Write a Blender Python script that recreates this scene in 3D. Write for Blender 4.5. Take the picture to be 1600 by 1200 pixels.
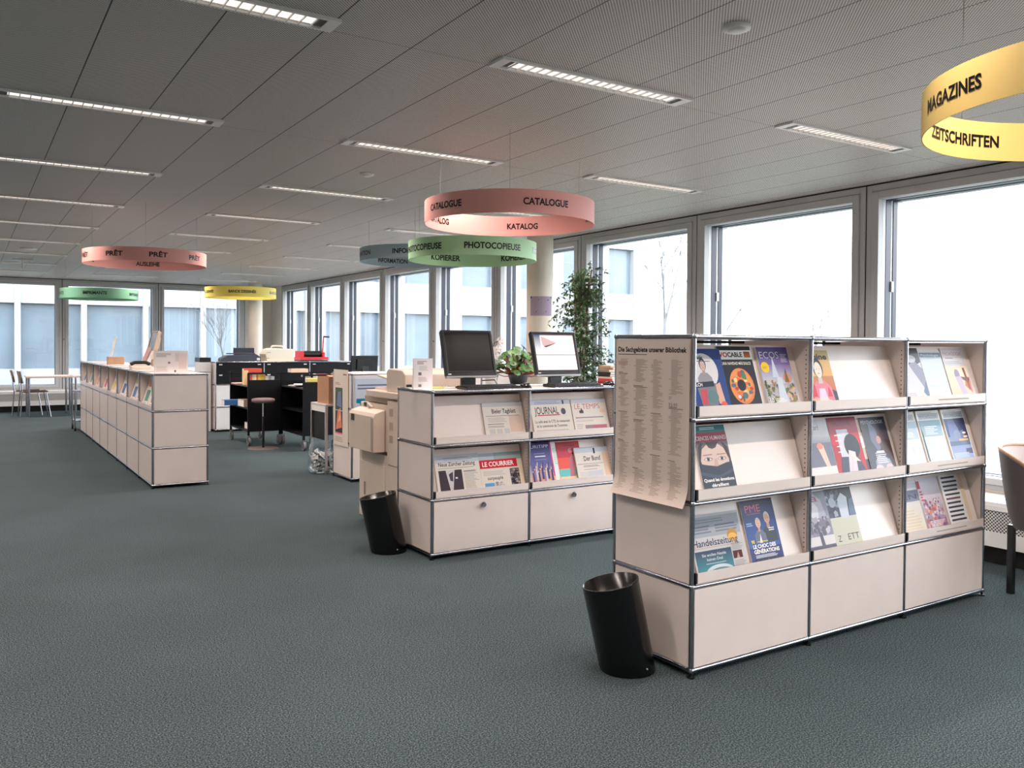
import bpy, math, random
from math import sin, cos, pi, radians, atan2, sqrt
from mathutils import Matrix, Vector

scene = bpy.context.scene
COL = scene.collection
for _o in list(bpy.data.objects):
    bpy.data.objects.remove(_o)

# ------------------------------------------------------------------ camera
THETA, PITCH, ROLL, CAM_H = 0.5716, 0.0162, 0.0073, 1.3912
cam_data = bpy.data.cameras.new('camera')
cam = bpy.data.objects.new('camera', cam_data)
COL.objects.link(cam)
cam_data.sensor_fit = 'HORIZONTAL'
cam_data.sensor_width = 36.0
cam_data.lens = 1323.11 * 36.0 / 1600.0
cam_data.shift_y = -40.5 / 1600.0
cam_data.clip_start = 0.05
cam_data.clip_end = 400
cam.matrix_world = (Matrix.Translation((0, 0, CAM_H)) @ Matrix.Rotation(-THETA, 4, 'Z')
                    @ Matrix.Rotation(pi / 2 - PITCH, 4, 'X') @ Matrix.Rotation(ROLL, 4, 'Z'))
scene.camera = cam

# ------------------------------------------------------------------ sky, exposure
world = bpy.data.worlds.new('overcast_sky')
scene.world = world
world.use_nodes = True
wn = world.node_tree.nodes
wn['Background'].inputs['Color'].default_value = (0.97, 0.965, 1.0, 1)
wn['Background'].inputs['Strength'].default_value = 5.2
LAMP_GLOW = 0.75        # what the louvre shows from the side
LAMP_WATTS = 11.0       # each strip's light, thrown down through the louvre
scene.view_settings.view_transform = 'Standard'
scene.view_settings.look = 'None'
scene.view_settings.exposure = 0.86
scene.view_settings.gamma = 1.0
scene.view_settings.use_curve_mapping = False
scene.cycles.use_denoising = True
scene.cycles.max_bounces = 10
scene.cycles.diffuse_bounces = 6
scene.cycles.glossy_bounces = 4
scene.cycles.transparent_max_bounces = 16
scene.cycles.sample_clamp_indirect = 8
scene.cycles.caustics_reflective = False
scene.cycles.caustics_refractive = False

# room dimensions (x along the shelf fronts, y along the window wall)
RX, BY, CH = 5.88, 19.4, 2.65
LX, FY = -5.6, -5.03

# ------------------------------------------------------------------ helpers
def lin(c):
    out = []
    for v in c[:3]:
        v = v / 255.0
        out.append(v / 12.92 if v <= 0.04045 else ((v + 0.055) / 1.055) ** 2.4)
    return (out[0], out[1], out[2], 1.0)

MATS = {}
def mat(name, rgb, rough=0.5, metal=0.0, spec=0.5, noise=0.0, scale=20.0, bump=0.0, coat=0.0, trans=0.0):
    if name in MATS:
        return MATS[name]
    m = bpy.data.materials.new(name)
    m.use_nodes = True
    nt = m.node_tree
    b = nt.nodes['Principled BSDF']
    b.inputs['Base Color'].default_value = lin(rgb)
    b.inputs['Roughness'].default_value = rough
    b.inputs['Metallic'].default_value = metal
    b.inputs['Specular IOR Level'].default_value = spec
    b.inputs['Coat Weight'].default_value = coat
    if trans:
        b.inputs['Transmission Weight'].default_value = trans
    if noise or bump:
        tc = nt.nodes.new('ShaderNodeTexCoord')
        n = nt.nodes.new('ShaderNodeTexNoise')
        n.inputs['Scale'].default_value = scale
        n.inputs['Detail'].default_value = 4
        nt.links.new(tc.outputs['Object'], n.inputs['Vector'])
        if noise:
            r = nt.nodes.new('ShaderNodeValToRGB')
            a = lin([max(0, v * (1 - noise)) for v in rgb]); c = lin([min(255, v * (1 + noise)) for v in rgb])
            r.color_ramp.elements[0].position = 0.3; r.color_ramp.elements[0].color = a
            r.color_ramp.elements[1].position = 0.7; r.color_ramp.elements[1].color = c
            nt.links.new(n.outputs['Fac'], r.inputs['Fac'])
            nt.links.new(r.outputs['Color'], b.inputs['Base Color'])
        if bump:
            bp = nt.nodes.new('ShaderNodeBump')
            bp.inputs['Strength'].default_value = bump
            bp.inputs['Distance'].default_value = 0.01
            nt.links.new(n.outputs['Fac'], bp.inputs['Height'])
            nt.links.new(bp.outputs['Normal'], b.inputs['Normal'])
    MATS[name] = m
    return m

def emit(name, rgb, strength):
    m = bpy.data.materials.new(name); m.use_nodes = True
    nt = m.node_tree; nt.nodes.clear()
    e = nt.nodes.new('ShaderNodeEmission'); o = nt.nodes.new('ShaderNodeOutputMaterial')
    e.inputs['Color'].default_value = lin(rgb); e.inputs['Strength'].default_value = strength
    nt.links.new(e.outputs[0], o.inputs[0])
    MATS[name] = m
    return m

def printed(name, rough, coat=0.0, emission=0.0):
    m = bpy.data.materials.new(name); m.use_nodes = True
    nt = m.node_tree; b = nt.nodes['Principled BSDF']
    a = nt.nodes.new('ShaderNodeAttribute'); a.attribute_name = 'Col'
    nt.links.new(a.outputs['Color'], b.inputs['Base Color'])
    b.inputs['Roughness'].default_value = rough
    b.inputs['Coat Weight'].default_value = coat
    b.inputs['Coat Roughness'].default_value = 0.15
    b.inputs['Specular IOR Level'].default_value = 0.2
    if emission:
        nt.links.new(a.outputs['Color'], b.inputs['Emission Color'])
        b.inputs['Emission Strength'].default_value = emission
        b.inputs['Base Color'].default_value = (0, 0, 0, 1)
    MATS[name] = m
    return m

class MB:
    """collects shapes; build() links them as ONE mesh object"""
    def __init__(s):
        s.v = []; s.f = []; s.mi = []; s.sm = []; s.col = []; s.cur = 0; s.color = None; s.xf = None
    def P(s, p):
        p = Vector(p)
        if s.xf is not None: p = s.xf @ p
        s.v.append((p.x, p.y, p.z)); return len(s.v) - 1
    def F(s, idx, smooth=False, cols=None):
        s.f.append(tuple(idx)); s.mi.append(s.cur); s.sm.append(smooth)
        c = cols if cols else [s.color or (1, 1, 1, 1)] * len(idx)
        s.col.append(c)
    def poly(s, pts, smooth=False, cols=None):
        s.F([s.P(p) for p in pts], smooth, cols); return s
    def box(s, x0, x1, y0, y1, z0, z1):
        i = [s.P(p) for p in ((x0,y0,z0),(x1,y0,z0),(x1,y1,z0),(x0,y1,z0),(x0,y0,z1),(x1,y0,z1),(x1,y1,z1),(x0,y1,z1))]
        for q in ((0,3,2,1),(4,5,6,7),(0,1,5,4),(1,2,6,5),(2,3,7,6),(3,0,4,7)): s.F([i[k] for k in q])
        return s
    def cyl(s, p, q, r0, r1=None, n=12, caps=True):
        p = Vector(p); q = Vector(q); r1 = r0 if r1 is None else r1
        d = (q - p).normalized(); a = d.orthogonal().normalized(); b = d.cross(a)
        A = []; B = []
        for k in range(n):
            t = 2 * pi * k / n; e = a * cos(t) + b * sin(t)
            A.append(s.P(p + e * r0)); B.append(s.P(q + e * r1))
        for k in range(n): s.F((A[k], A[(k+1)%n], B[(k+1)%n], B[k]), True)
        if caps:
            for (c, r, fl) in ((p, r0, 1), (q, r1, 0)):
                if r < 1e-6: continue
                ids = [s.P(c + (a * cos(2*pi*k/n) + b * sin(2*pi*k/n)) * r) for k in range(n)]
                s.F(ids[::-1] if fl else ids)
        return s
    def sph(s, c, r, n=10, m=6, sc=(1,1,1)):
        c = Vector(c); rows = []
        for j in range(m + 1):
            ph = pi * j / m; row = []
            for k in range(n):
                t = 2 * pi * k / n
                row.append(s.P(c + Vector((r*sc[0]*sin(ph)*cos(t), r*sc[1]*sin(ph)*sin(t), r*sc[2]*cos(ph)))))
            rows.append(row)
        for j in range(m):
            for k in range(n):
                s.F((rows[j][k], rows[j+1][k], rows[j+1][(k+1)%n], rows[j][(k+1)%n]), True)
        return s
    def lathe(s, prof, c=(0,0,0), n=24, a0=0.0, a1=2*pi):
        full = abs(a1 - a0 - 2*pi) < 1e-6; rows = []; nn = n if full else n + 1
        for (r, z) in prof:
            rows.append([s.P((c[0]+r*cos(a0+(a1-a0)*k/n), c[1]+r*sin(a0+(a1-a0)*k/n), c[2]+z)) for k in range(nn)])
        for j in range(len(prof)-1):
            for k in range(n):
                k2 = (k+1) % nn
                s.F((rows[j][k], rows[j][k2], rows[j+1][k2], rows[j+1][k]), True)
        return s
    def prism(s, pts, ax, lo, hi):
        """pts: 2-D outline in the two other axes (in x,y,z order), extruded along axis ax"""
        def mk(p, t):
            c = list(p); c.insert(ax, t); return c
        A = [s.P(mk(p, lo)) for p in pts]; B = [s.P(mk(p, hi)) for p in pts]; n = len(pts)
        s.F(A[::-1]); s.F(B)
        for k in range(n): s.F((A[k], A[(k+1)%n], B[(k+1)%n], B[k]))
        return s
    def tube(s, pts, r, n=8):
        for a, b in zip(pts, pts[1:]): s.cyl(a, b, r, n=n)
        for p in pts[1:-1]: s.sph(p, r, n=n, m=4)
        return s
    def ring(s, x0, x1, z0, z1, w, y0, y1):
        """rectangular frame in the x-z plane, members w wide inside the given outline, y0..y1 deep"""
        s.box(x0, x0+w, y0, y1, z0, z1); s.box(x1-w, x1, y0, y1, z0, z1)
        s.box(x0+w, x1-w, y0, y1, z1-w, z1); s.box(x0+w, x1-w, y0, y1, z0, z0+w); return s
    def build(s, name, mats, parent=None, bevel=0.0, color=False, loc=None, rotz=0.0, matrix=None):
        me = bpy.data.meshes.new(name)
        me.from_pydata(s.v, [], s.f)
        for m in (mats if isinstance(mats, (list, tuple)) else [mats]): me.materials.append(m)
        me.polygons.foreach_set('material_index', s.mi)
        me.polygons.foreach_set('use_smooth', s.sm)
        if color:
            a = me.color_attributes.new('Col', 'FLOAT_COLOR', 'CORNER')
            flat = []
            for cs in s.col:
                for c in cs: flat.extend(c)
            a.data.foreach_set('color', flat)
        me.update()
        o = bpy.data.objects.new(name, me); COL.objects.link(o)
        if parent is not None: o.parent = parent
        if matrix is not None: o.matrix_local = matrix
        elif loc is not None:
            o.location = loc; o.rotation_euler = (0, 0, rotz)
        if bevel:
            b = o.modifiers.new('bevel', 'BEVEL'); b.width = bevel; b.segments = 2
            b.limit_method = 'ANGLE'; b.angle_limit = radians(50)
        return o

def tag(o, label=None, cat=None, group=None, kind=None):
    if label: o['label'] = label
    if cat: o['category'] = cat
    if group: o['group'] = group
    if kind: o['kind'] = kind
    return o

def thing(name, label, cat, loc=(0,0,0), rotz=0.0, group=None, kind=None):
    o = bpy.data.objects.new(name, None); COL.objects.link(o)
    o.empty_display_size = 0.05
    o.location = loc; o.rotation_euler = (0, 0, rotz)
    return tag(o, label, cat, group, kind)

def copy_tree(o, parent=None):
    c = o.copy(); COL.objects.link(c)
    if parent is not None:
        c.parent = parent
    for ch in list(o.children): copy_tree(ch, c)
    return c

# ---------------------------------------------------------------- lettering
_TC = {}
def letters(text, bold=0.0):
    """2-D filled outlines of a text: points, faces, x extent; unit = cap height"""
    key = (text, bold)
    if key in _TC: return _TC[key]
    def raw(t):
        cu = bpy.data.curves.new('lettering', 'FONT'); cu.body = t; cu.size = 1.0
        cu.offset = bold; cu.resolution_u = 3; cu.fill_mode = 'FRONT'
        ob = bpy.data.objects.new('lettering', cu); COL.objects.link(ob)
        dg = bpy.context.evaluated_depsgraph_get(); ev = ob.evaluated_get(dg)
        me = ev.to_mesh()
        vs = [(v.co.x, v.co.y) for v in me.vertices]; fs = [tuple(p.vertices) for p in me.polygons]
        ev.to_mesh_clear(); bpy.data.objects.remove(ob); bpy.data.curves.remove(cu)
        return vs, fs
    if 'CAP' not in _TC:
        hv, _ = raw('H') if False else raw('H'); _TC['CAP'] = max(y for x, y in hv)
    cap = _TC['CAP']
    vs, fs = raw(text)
    x0 = min(x for x, y in vs)
    vs = [((x - x0) / cap, y / cap) for x, y in vs]
    _TC[key] = (vs, fs, max(x for x, y in vs))
    return _TC[key]

class Sheet(MB):
    """flat printed matter drawn as layered shapes; coordinates 0..1 over w x h, every layer a hair above the last"""
    def __init__(s, w, h, fn=None):
        super().__init__(); s.w = w; s.h = h; s.z = 0.0; s.fn = fn or (lambda x, y, z: (x, y, z))
    def pt(s, x, y): return s.fn(x * s.w, y * s.h, s.z)
    def up(s): s.z += 0.00006
    def quad(s, x0, y0, x1, y1, c0, c1=None):
        c0 = lin(c0); c1 = lin(c1) if c1 else c0
        s.poly([s.pt(x0,y0), s.pt(x1,y0), s.pt(x1,y1), s.pt(x0,y1)], cols=[c0, c0, c1, c1]); s.up(); return s
    def grid(s, nx, ny, c):
        c = lin(c); ids = [[s.P(s.pt(i/nx, j/ny)) for i in range(nx+1)] for j in range(ny+1)]
        for j in range(ny):
            for i in range(nx): s.F((ids[j][i], ids[j][i+1], ids[j+1][i+1], ids[j+1][i]), True, [c]*4)
        s.up(); return s
    def ell(s, cx, cy, rx, ry, c, n=24, rot=0.0):
        c = lin(c); asp = s.h / s.w; pts = []
        for k in range(n):
            t = 2*pi*k/n; a = rx*cos(t); b = ry*sin(t)*asp
            x = a*cos(rot) - b*sin(rot); y = (a*sin(rot) + b*cos(rot)) / asp
            pts.append(s.pt(cx + x, cy + y))
        s.poly(pts, cols=[c]*n); s.up(); return s
    def pol(s, pts, c):
        c = lin(c); s.poly([s.pt(x, y) for x, y in pts], cols=[c]*len(pts)); s.up(); return s
    def txt(s, text, x, y, cap, c, bold=0.0, width=None, align='l'):
        vs, fs, W = letters(text, bold); c = lin(c); k = cap * s.h; kx = (width * s.w / W) if width else k
        ox = x * s.w - (W * kx * (0.5 if align == 'c' else 1 if align == 'r' else 0))
        ids = [s.P(s.fn(ox + a * kx, y * s.h + b * k, s.z)) for a, b in vs]
        for f in fs: s.F([ids[i] for i in f], False, [c]*len(f))
        s.up(); return s
    def lines(s, x0, y0, x1, y1, n, c, seed=1, fill=0.5, ragged=0.35):
        rnd = random.Random(seed); c = lin(c); d = (y1 - y0) / n
        for k in range(n):
            yy = y0 + d * k; xe = x1 - (x1 - x0) * rnd.random() * ragged
            s.poly([s.pt(x0,yy), s.pt(xe,yy), s.pt(xe,yy+d*fill), s.pt(x0,yy+d*fill)], cols=[c]*4)
        s.up(); return s
    def scatter(s, x0, y0, x1, y1, n, cols, r, seed=1):
        rnd = random.Random(seed)
        for k in range(n):
            s.z += 0.000004
            q = r * (0.5 + rnd.random()); a = rnd.random() * 6.28; m = 5
            cx = x0 + (x1-x0)*rnd.random(); cy = y0 + (y1-y0)*rnd.random(); c = lin(rnd.choice(cols))
            pts = []
            for i in range(m):
                px = cx + q*cos(a+2*pi*i/m)*(0.6+0.6*rnd.random()); py = cy + q*s.w/s.h*sin(a+2*pi*i/m)*(0.6+0.6*rnd.random())
                pts.append(s.pt(min(max(px, x0-0.0), x1), min(max(py, y0), y1)))
            s.poly(pts, cols=[c]*m)
        s.up(); return s
    def person(s, cx, base, hh, head, skin, hair, coat):
        """bust of a figure: coat, neck, face, hair"""
        w = hh * s.h / s.w
        s.pol([(cx-0.34*w,base),(cx+0.34*w,base),(cx+0.31*w,base+0.34*hh),(cx+0.14*w,base+0.50*hh),(cx-0.14*w,base+0.50*hh),(cx-0.31*w,base+0.34*hh)], coat)
        s.pol([(cx-0.07*w,base+0.44*hh),(cx+0.07*w,base+0.44*hh),(cx+0.06*w,base+0.62*hh),(cx-0.06*w,base+0.62*hh)], [v*0.85 for v in skin])
        s.ell(cx, base+0.78*hh, 0.15*w*head, 0.21*hh*head, hair)
        s.ell(cx, base+0.74*hh, 0.115*w*head, 0.17*hh*head, skin)
        for q in (-1, 1): s.ell(cx+q*0.045*w, base+0.76*hh, 0.014*w, 0.009*hh, (50,40,40), n=8)
        s.ell(cx, base+0.665*hh, 0.035*w, 0.008*hh, (150,80,80), n=8)
        return s

# ---------------------------------------------------------------- materials
chrome = mat('chrome_tube', (176,178,188), rough=0.18, metal=1.0)
cream = mat('cream_powder_coat', (231,219,213), rough=0.32, noise=0.01, scale=6)
cream_in = cream
black_pl = mat('black_plastic', (14,14,16), rough=0.35)
black_mt = mat('black_powder_coat', (8,9,14), rough=0.55, spec=0.25)
black_gl = mat('black_glossy_plastic', (9,9,11), rough=0.22)
dark_gr = mat('dark_grey_plastic', (48,48,54), rough=0.45)
paper = mat('white_paper', (238,234,228), rough=0.8, noise=0.012, scale=40)
newsp = mat('newsprint', (226,218,204), rough=0.9, noise=0.02, scale=50)
white_mt = mat('white_painted_metal', (226,226,224), rough=0.4)
grey_mt = mat('grey_metal', (150,150,152), rough=0.35, metal=0.6)
steel = mat('brushed_steel', (190,190,192), rough=0.3, metal=1.0)
frame_gr = mat('grey_window_frame', (180,180,180), rough=0.5, noise=0.015, scale=8)
frame_dk = mat('dark_blue_sash', (30,36,56), rough=0.4)
frame_wh = mat('light_window_bead', (222,224,228), rough=0.5)
joint_bk = mat('dark_joint_seal', (30,29,28), rough=0.8)
wall_wh = mat('painted_wall', (214,208,198), rough=0.8, noise=0.01, scale=5)
cover_gl = printed('glossy_print', 0.4, 0.08)
cover_mt = printed('matt_print', 0.8)
rubber = mat('grey_rubber', (110,110,112), rough=0.7)
cardboard = mat('brown_cardboard', (176,132,100), rough=0.85, noise=0.03, scale=30)
wood = mat('light_wood', (186,150,118), rough=0.5, noise=0.06, scale=14)
brown_seat = mat('brown_upholstery', (86,52,42), rough=0.7, noise=0.05, scale=60)
beige_pl = mat('beige_copier_plastic', (222,205,190), rough=0.5, noise=0.01, scale=10)
beige_dk = mat('darker_beige_plastic', (176,162,148), rough=0.5)
red_pt = mat('red_enamel', (214,44,54), rough=0.35)
leaf_m = mat('green_leaf', (58,92,52), rough=0.45, noise=0.35, scale=9)
leaf_l = mat('bright_leaf', (66,110,50), rough=0.45, noise=0.3, scale=12)
stem_m = mat('brown_stem', (104,82,62), rough=0.8, noise=0.1, scale=30)
red_stem = mat('red_stem', (150,62,40), rough=0.6, noise=0.1, scale=30)
petal = mat('white_petal', (244,238,234), rough=0.6)
terracotta = mat('clay_pot', (150,96,74), rough=0.8, noise=0.05, scale=20)
soil = mat('potting_soil', (52,40,32), rough=1.0, noise=0.2, scale=40)
facade_w = mat('white_facade', (150,152,155), rough=0.8, noise=0.01, scale=1)
facade_g = mat('facade_glazing', (104,117,128), rough=0.25, noise=0.08, scale=0.7)
bark_m = mat('pale_bark', (112,114,117), rough=0.9, noise=0.05, scale=4)

def node_mat(name):
    m = bpy.data.materials.new(name); m.use_nodes = True; MATS[name] = m
    return m, m.node_tree, m.node_tree.nodes['Principled BSDF']

def make_carpet():
    m, nt, b = node_mat('teal_carpet')
    tc = nt.nodes.new('ShaderNodeTexCoord')
    n1 = nt.nodes.new('ShaderNodeTexNoise'); n1.inputs['Scale'].default_value = 165; n1.inputs['Detail'].default_value = 3; n1.inputs['Roughness'].default_value = 0.7
    n2 = nt.nodes.new('ShaderNodeTexNoise'); n2.inputs['Scale'].default_value = 1.1; n2.inputs['Detail'].default_value = 5
    for n in (n1, n2): nt.links.new(tc.outputs['Object'], n.inputs['Vector'])
    r = nt.nodes.new('ShaderNodeValToRGB'); cr = r.color_ramp
    cr.elements[0].position = 0.36; cr.elements[0].color = lin((22,31,34))
    cr.elements[1].position = 0.64; cr.elements[1].color = lin((104,116,119))
    e = cr.elements.new(0.5); e.color = lin((58,70,73))
    nt.links.new(n1.outputs['Fac'], r.inputs['Fac'])
    mx = nt.nodes.new('ShaderNodeMix'); mx.data_type = 'RGBA'; mx.blend_type = 'MULTIPLY'
    r2 = nt.nodes.new('ShaderNodeValToRGB')
    r2.color_ramp.elements[0].position = 0.3; r2.color_ramp.elements[0].color = (0.86,0.86,0.86,1)
    r2.color_ramp.elements[1].position = 0.7; r2.color_ramp.elements[1].color = (1.05,1.05,1.05,1)
    nt.links.new(n2.outputs['Fac'], r2.inputs['Fac'])
    mx.inputs['Factor'].default_value = 1.0
    nt.links.new(r.outputs['Color'], mx.inputs['A']); nt.links.new(r2.outputs['Color'], mx.inputs['B'])
    nt.links.new(mx.outputs['Result'], b.inputs['Base Color'])
    b.inputs['Roughness'].default_value = 1.0; b.inputs['Specular IOR Level'].default_value = 0.1
    bp = nt.nodes.new('ShaderNodeBump'); bp.inputs['Strength'].default_value = 0.3; bp.inputs['Distance'].default_value = 0.004
    nt.links.new(n1.outputs['Fac'], bp.inputs['Height']); nt.links.new(bp.outputs['Normal'], b.inputs['Normal'])
    return m

def math_node(nt, op, a, b=None, c=None):
    n = nt.nodes.new('ShaderNodeMath'); n.operation = op
    for i, v in enumerate((a, b, c)):
        if v is None: continue
        if isinstance(v, (int, float)): n.inputs[i].default_value = v
        else: nt.links.new(v, n.inputs[i])
    return n.outputs[0]

def dots(nt, sx, sy, pitch, rad):
    """1 inside the holes of a staggered perforation, 0 outside"""
    def one(off):
        fx = math_node(nt, 'SUBTRACT', math_node(nt, 'FRACT', math_node(nt, 'ADD', math_node(nt, 'DIVIDE', sx, pitch), off)), 0.5)
        fy = math_node(nt, 'SUBTRACT', math_node(nt, 'FRACT', math_node(nt, 'ADD', math_node(nt, 'DIVIDE', sy, pitch), off)), 0.5)
        d = math_node(nt, 'SQRT', math_node(nt, 'ADD', math_node(nt, 'MULTIPLY', fx, fx), math_node(nt, 'MULTIPLY', fy, fy)))
        return math_node(nt, 'LESS_THAN', d, rad)
    return math_node(nt, 'MAXIMUM', one(0.0), one(0.5))

def make_ceiling():
    m, nt, b = node_mat('perforated_ceiling_panel')
    tc = nt.nodes.new('ShaderNodeTexCoord'); sp = nt.nodes.new('ShaderNodeSeparateXYZ')
    nt.links.new(tc.outputs['Object'], sp.inputs[0]); X, Y = sp.outputs[0], sp.outputs[1]
    hole = dots(nt, X, Y, 0.0150, 0.29)
    # panel joints along y every 0.38 m, panel ends every 1.795 m
    fx = math_node(nt, 'FRACT', math_node(nt, 'DIVIDE', math_node(nt, 'SUBTRACT', X, 1.97 - 38 * 0.38), 0.38))
    jx = math_node(nt, 'LESS_THAN', fx, 0.015)
    fy = math_node(nt, 'FRACT', math_node(nt, 'DIVIDE', math_node(nt, 'SUBTRACT', Y, 3.285 - 20 * 1.795), 1.795))
    jy = math_node(nt, 'LESS_THAN', fy, 0.0016)
    h2 = hole
    mx = nt.nodes.new('ShaderNodeMix'); mx.data_type = 'RGBA'
    mx.inputs['A'].default_value = lin((232,226,221)); mx.inputs['B'].default_value = lin((112,109,107))
    nt.links.new(h2, mx.inputs['Factor'])
    mx2 = nt.nodes.new('ShaderNodeMix'); mx2.data_type = 'RGBA'
    nt.links.new(mx.outputs['Result'], mx2.inputs['A']); mx2.inputs['B'].default_value = lin((28,28,30))
    nt.links.new(math_node(nt, 'MAXIMUM', jx, jy), mx2.inputs['Factor'])
    nt.links.new(mx2.outputs['Result'], b.inputs['Base Color'])
    b.inputs['Roughness'].default_value = 0.5; b.inputs['Specular IOR Level'].default_value = 0.3
    return m

def make_perf(name, rgb, ax, pitch=0.022, rad=0.27):
    m, nt, b = node_mat(name)
    tc = nt.nodes.new('ShaderNodeTexCoord'); sp = nt.nodes.new('ShaderNodeSeparateXYZ')
    nt.links.new(tc.outputs['Object'], sp.inputs[0])
    hole = dots(nt, sp.outputs[ax], sp.outputs[2], pitch, rad)
    mx = nt.nodes.new('ShaderNodeMix'); mx.data_type = 'RGBA'
    mx.inputs['A'].default_value = lin(rgb); mx.inputs['B'].default_value = lin((52,52,54))
    nt.links.new(hole, mx.inputs['Factor']); nt.links.new(mx.outputs['Result'], b.inputs['Base Color'])
    b.inputs['Roughness'].default_value = 0.45
    return m

def make_glass(name, tint, refl=1.0):
    m = bpy.data.materials.new(name); m.use_nodes = True; MATS[name] = m
    nt = m.node_tree; nt.nodes.clear()
    t = nt.nodes.new('ShaderNodeBsdfTransparent'); g = nt.nodes.new('ShaderNodeBsdfGlossy')
    f = nt.nodes.new('ShaderNodeFresnel'); mx = nt.nodes.new('ShaderNodeMixShader'); o = nt.nodes.new('ShaderNodeOutputMaterial')
    t.inputs['Color'].default_value = tint; g.inputs['Roughness'].default_value = 0.01
    geo = nt.nodes.new('ShaderNodeNewGeometry')      # same reflectance from both sides of the pane
    nt.links.new(math_node(nt, 'MULTIPLY_ADD', geo.outputs['Backfacing'], 1 / 1.45 - 1.45, 1.45), f.inputs['IOR'])
    nt.links.new(math_node(nt, 'MULTIPLY', f.outputs[0], refl), mx.inputs[0])
    nt.links.new(t.outputs[0], mx.inputs[1]); nt.links.new(g.outputs[0], mx.inputs[2])
    nt.links.new(mx.outputs[0], o.inputs[0])
    return m

carpet = make_carpet()
ceil_m = make_ceiling()
perf_y = make_perf('perforated_white_metal', (214,212,208), 0)
glass = make_glass('window_glass', (0.93, 0.965, 0.98, 1))

# ================================================================ SETTING
OUT = 0.30
def struct(mb, name, m, **k):
    return tag(mb.build(name, m, **k), kind='structure')
LX = -5.1
struct(MB().box(LX-0.2, RX+OUT, FY-OUT, BY+OUT, -0.12, 0.0), 'floor', carpet)
struct(MB().box(LX-0.2, RX+OUT, FY-OUT, BY+OUT, CH, CH+0.2), 'ceiling', ceil_m)
struct(MB().box(LX-0.2, LX, FY-OUT, BY+OUT, 0, CH), 'wall_left', wall_wh)
struct(MB().box(RX, RX+OUT, FY-OUT, BY+OUT, 0, 0.42).box(RX, RX+OUT, 18.636, BY+OUT, 0.42, CH), 'wall_right', wall_wh)
struct(MB().box(LX, RX, BY, BY+OUT, 0, 0.42).box(LX, -3.87, BY, BY+OUT, 0.42, CH).box(5.286, RX, BY, BY+OUT, 0.42, CH), 'wall_back', wall_wh)
struct(MB().box(LX, RX, FY-OUT, FY, 0, CH), 'wall_front', wall_wh)

def make_window(W):
    w = thing('window_1', None, None, kind='structure')
    f = MB(); z0, z1 = 0.42, CH
    def rect(x0, x1, a, b, t, tt, tb, y0, y1):   # frame with its own top/bottom widths
        f.box(x0, x0+t, y0, y1, a, b); f.box(x1-t, x1, y0, y1, a, b)
        f.box(x0+t, x1-t, y0, y1, b-tt, b); f.box(x0+t, x1-t, y0, y1, a, a+tb)
    rect(0.006, W-0.006, z0, z1-0.012, 0.046, 0.05, 0.035, 0.004, 0.05)
    rect(0.056, W-0.056, z0+0.038, z1-0.066, 0.060, 0.056, 0.045, -0.010, 0.05)
    f.build('window_frame', frame_gr, w, bevel=0.003)
    MB().box(-0.006, 0.006, 0.012, 0.05, z0, z1).box(0, W, 0.012, 0.05, z1-0.012, z1).build('joint_seal', joint_bk, w)
    def lining(e, y0, y1):
        m = MB(); o = 0.03
        m.box(0.116-o, 0.116+e, y0, y1, 0.47, 2.56); m.box(W-0.116-e, W-0.116+o, y0, y1, 0.47, 2.56)
        m.box(0.116+e, W-0.116-e, y0, y1, 2.528-e, 2.56); m.box(0.116+e, W-0.116-e, y0, y1, 0.47, 0.503+e)
        return m
    lining(0.000, 0.05, 0.085).build('reveal', frame_wh, w)
    lining(0.004, 0.085, 0.150).build('sash', frame_dk, w)
    lining(0.000, 0.150, 0.175).build('sash_groove', frame_wh, w)
    s = lining(0.006, 0.175, 0.225); s.build('outer_sash', frame_dk, w)
    lining(0.000, 0.225, OUT).build('outer_frame', frame_wh, w)
    MB().box(0.105, W-0.105, 0.236, 0.242, 0.48, 2.55).build('pane', glass, w)
    MB().box(0.116, 0.131, 0.148, 0.176, 1.82, 1.90).build('handle', frame_wh, w)
    MB().cyl((0.028,0.006,1.43),(0.028,-0.008,1.43),0.011,n=12).build('lock_knob', dark_gr, w)
    return w
WR, WB = 1.82, 1.83
wr = make_window(WR)
n_win = 0
for k in range(-5, 8):
    o = wr if n_win == 0 else copy_tree(wr)
    o.name = 'window_%d' % (n_win + 1); n_win += 1
    o.location = (RX, 4.07 + WR * (k + 1), 0); o.rotation_euler = (0, 0, -pi/2)
wb = make_window(WB); first = True
for k in range(-3, 2):
    o = wb if first else copy_tree(wb); first = False
    o.name = 'window_%d' % (n_win + 1); n_win += 1
    o.location = (1.62 + WB * k, BY, 0)
struct(MB().box(RX, RX+OUT, FY-OUT, 4.07-5*WR, 0.42, CH), 'trim_1', wall_wh)

def radiator_cover(label, loc, rotz, L):
    t = thing('radiator_cover', label, 'radiator', loc, rotz)
    MB().box(0, L, -0.37, -0.025, 0.385, 0.405).box(0, L, -0.372, -0.360, 0.352, 0.385).build('top_cover', white_mt, t)
    MB().box(0, L, -0.365, -0.355, 0.215, 0.352).build('grille', perf_y, t)
    MB().box(0, L, -0.37, -0.34, 0.12, 0.215).build('lower_panel', white_mt, t)
    MB().box(0, L, -0.30, -0.04, 0.0, 0.385).build('plinth', joint_bk, t)
radiator_cover('long white radiator cover with perforated front under the right-hand windows', (RX, 18.4, 0), -pi/2, 18.4 - FY - 0.5)
radiator_cover('long white radiator cover under the far windows behind the table', (LX + 0.3, BY, 0), 0, 5.3 - LX - 0.3)

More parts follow.
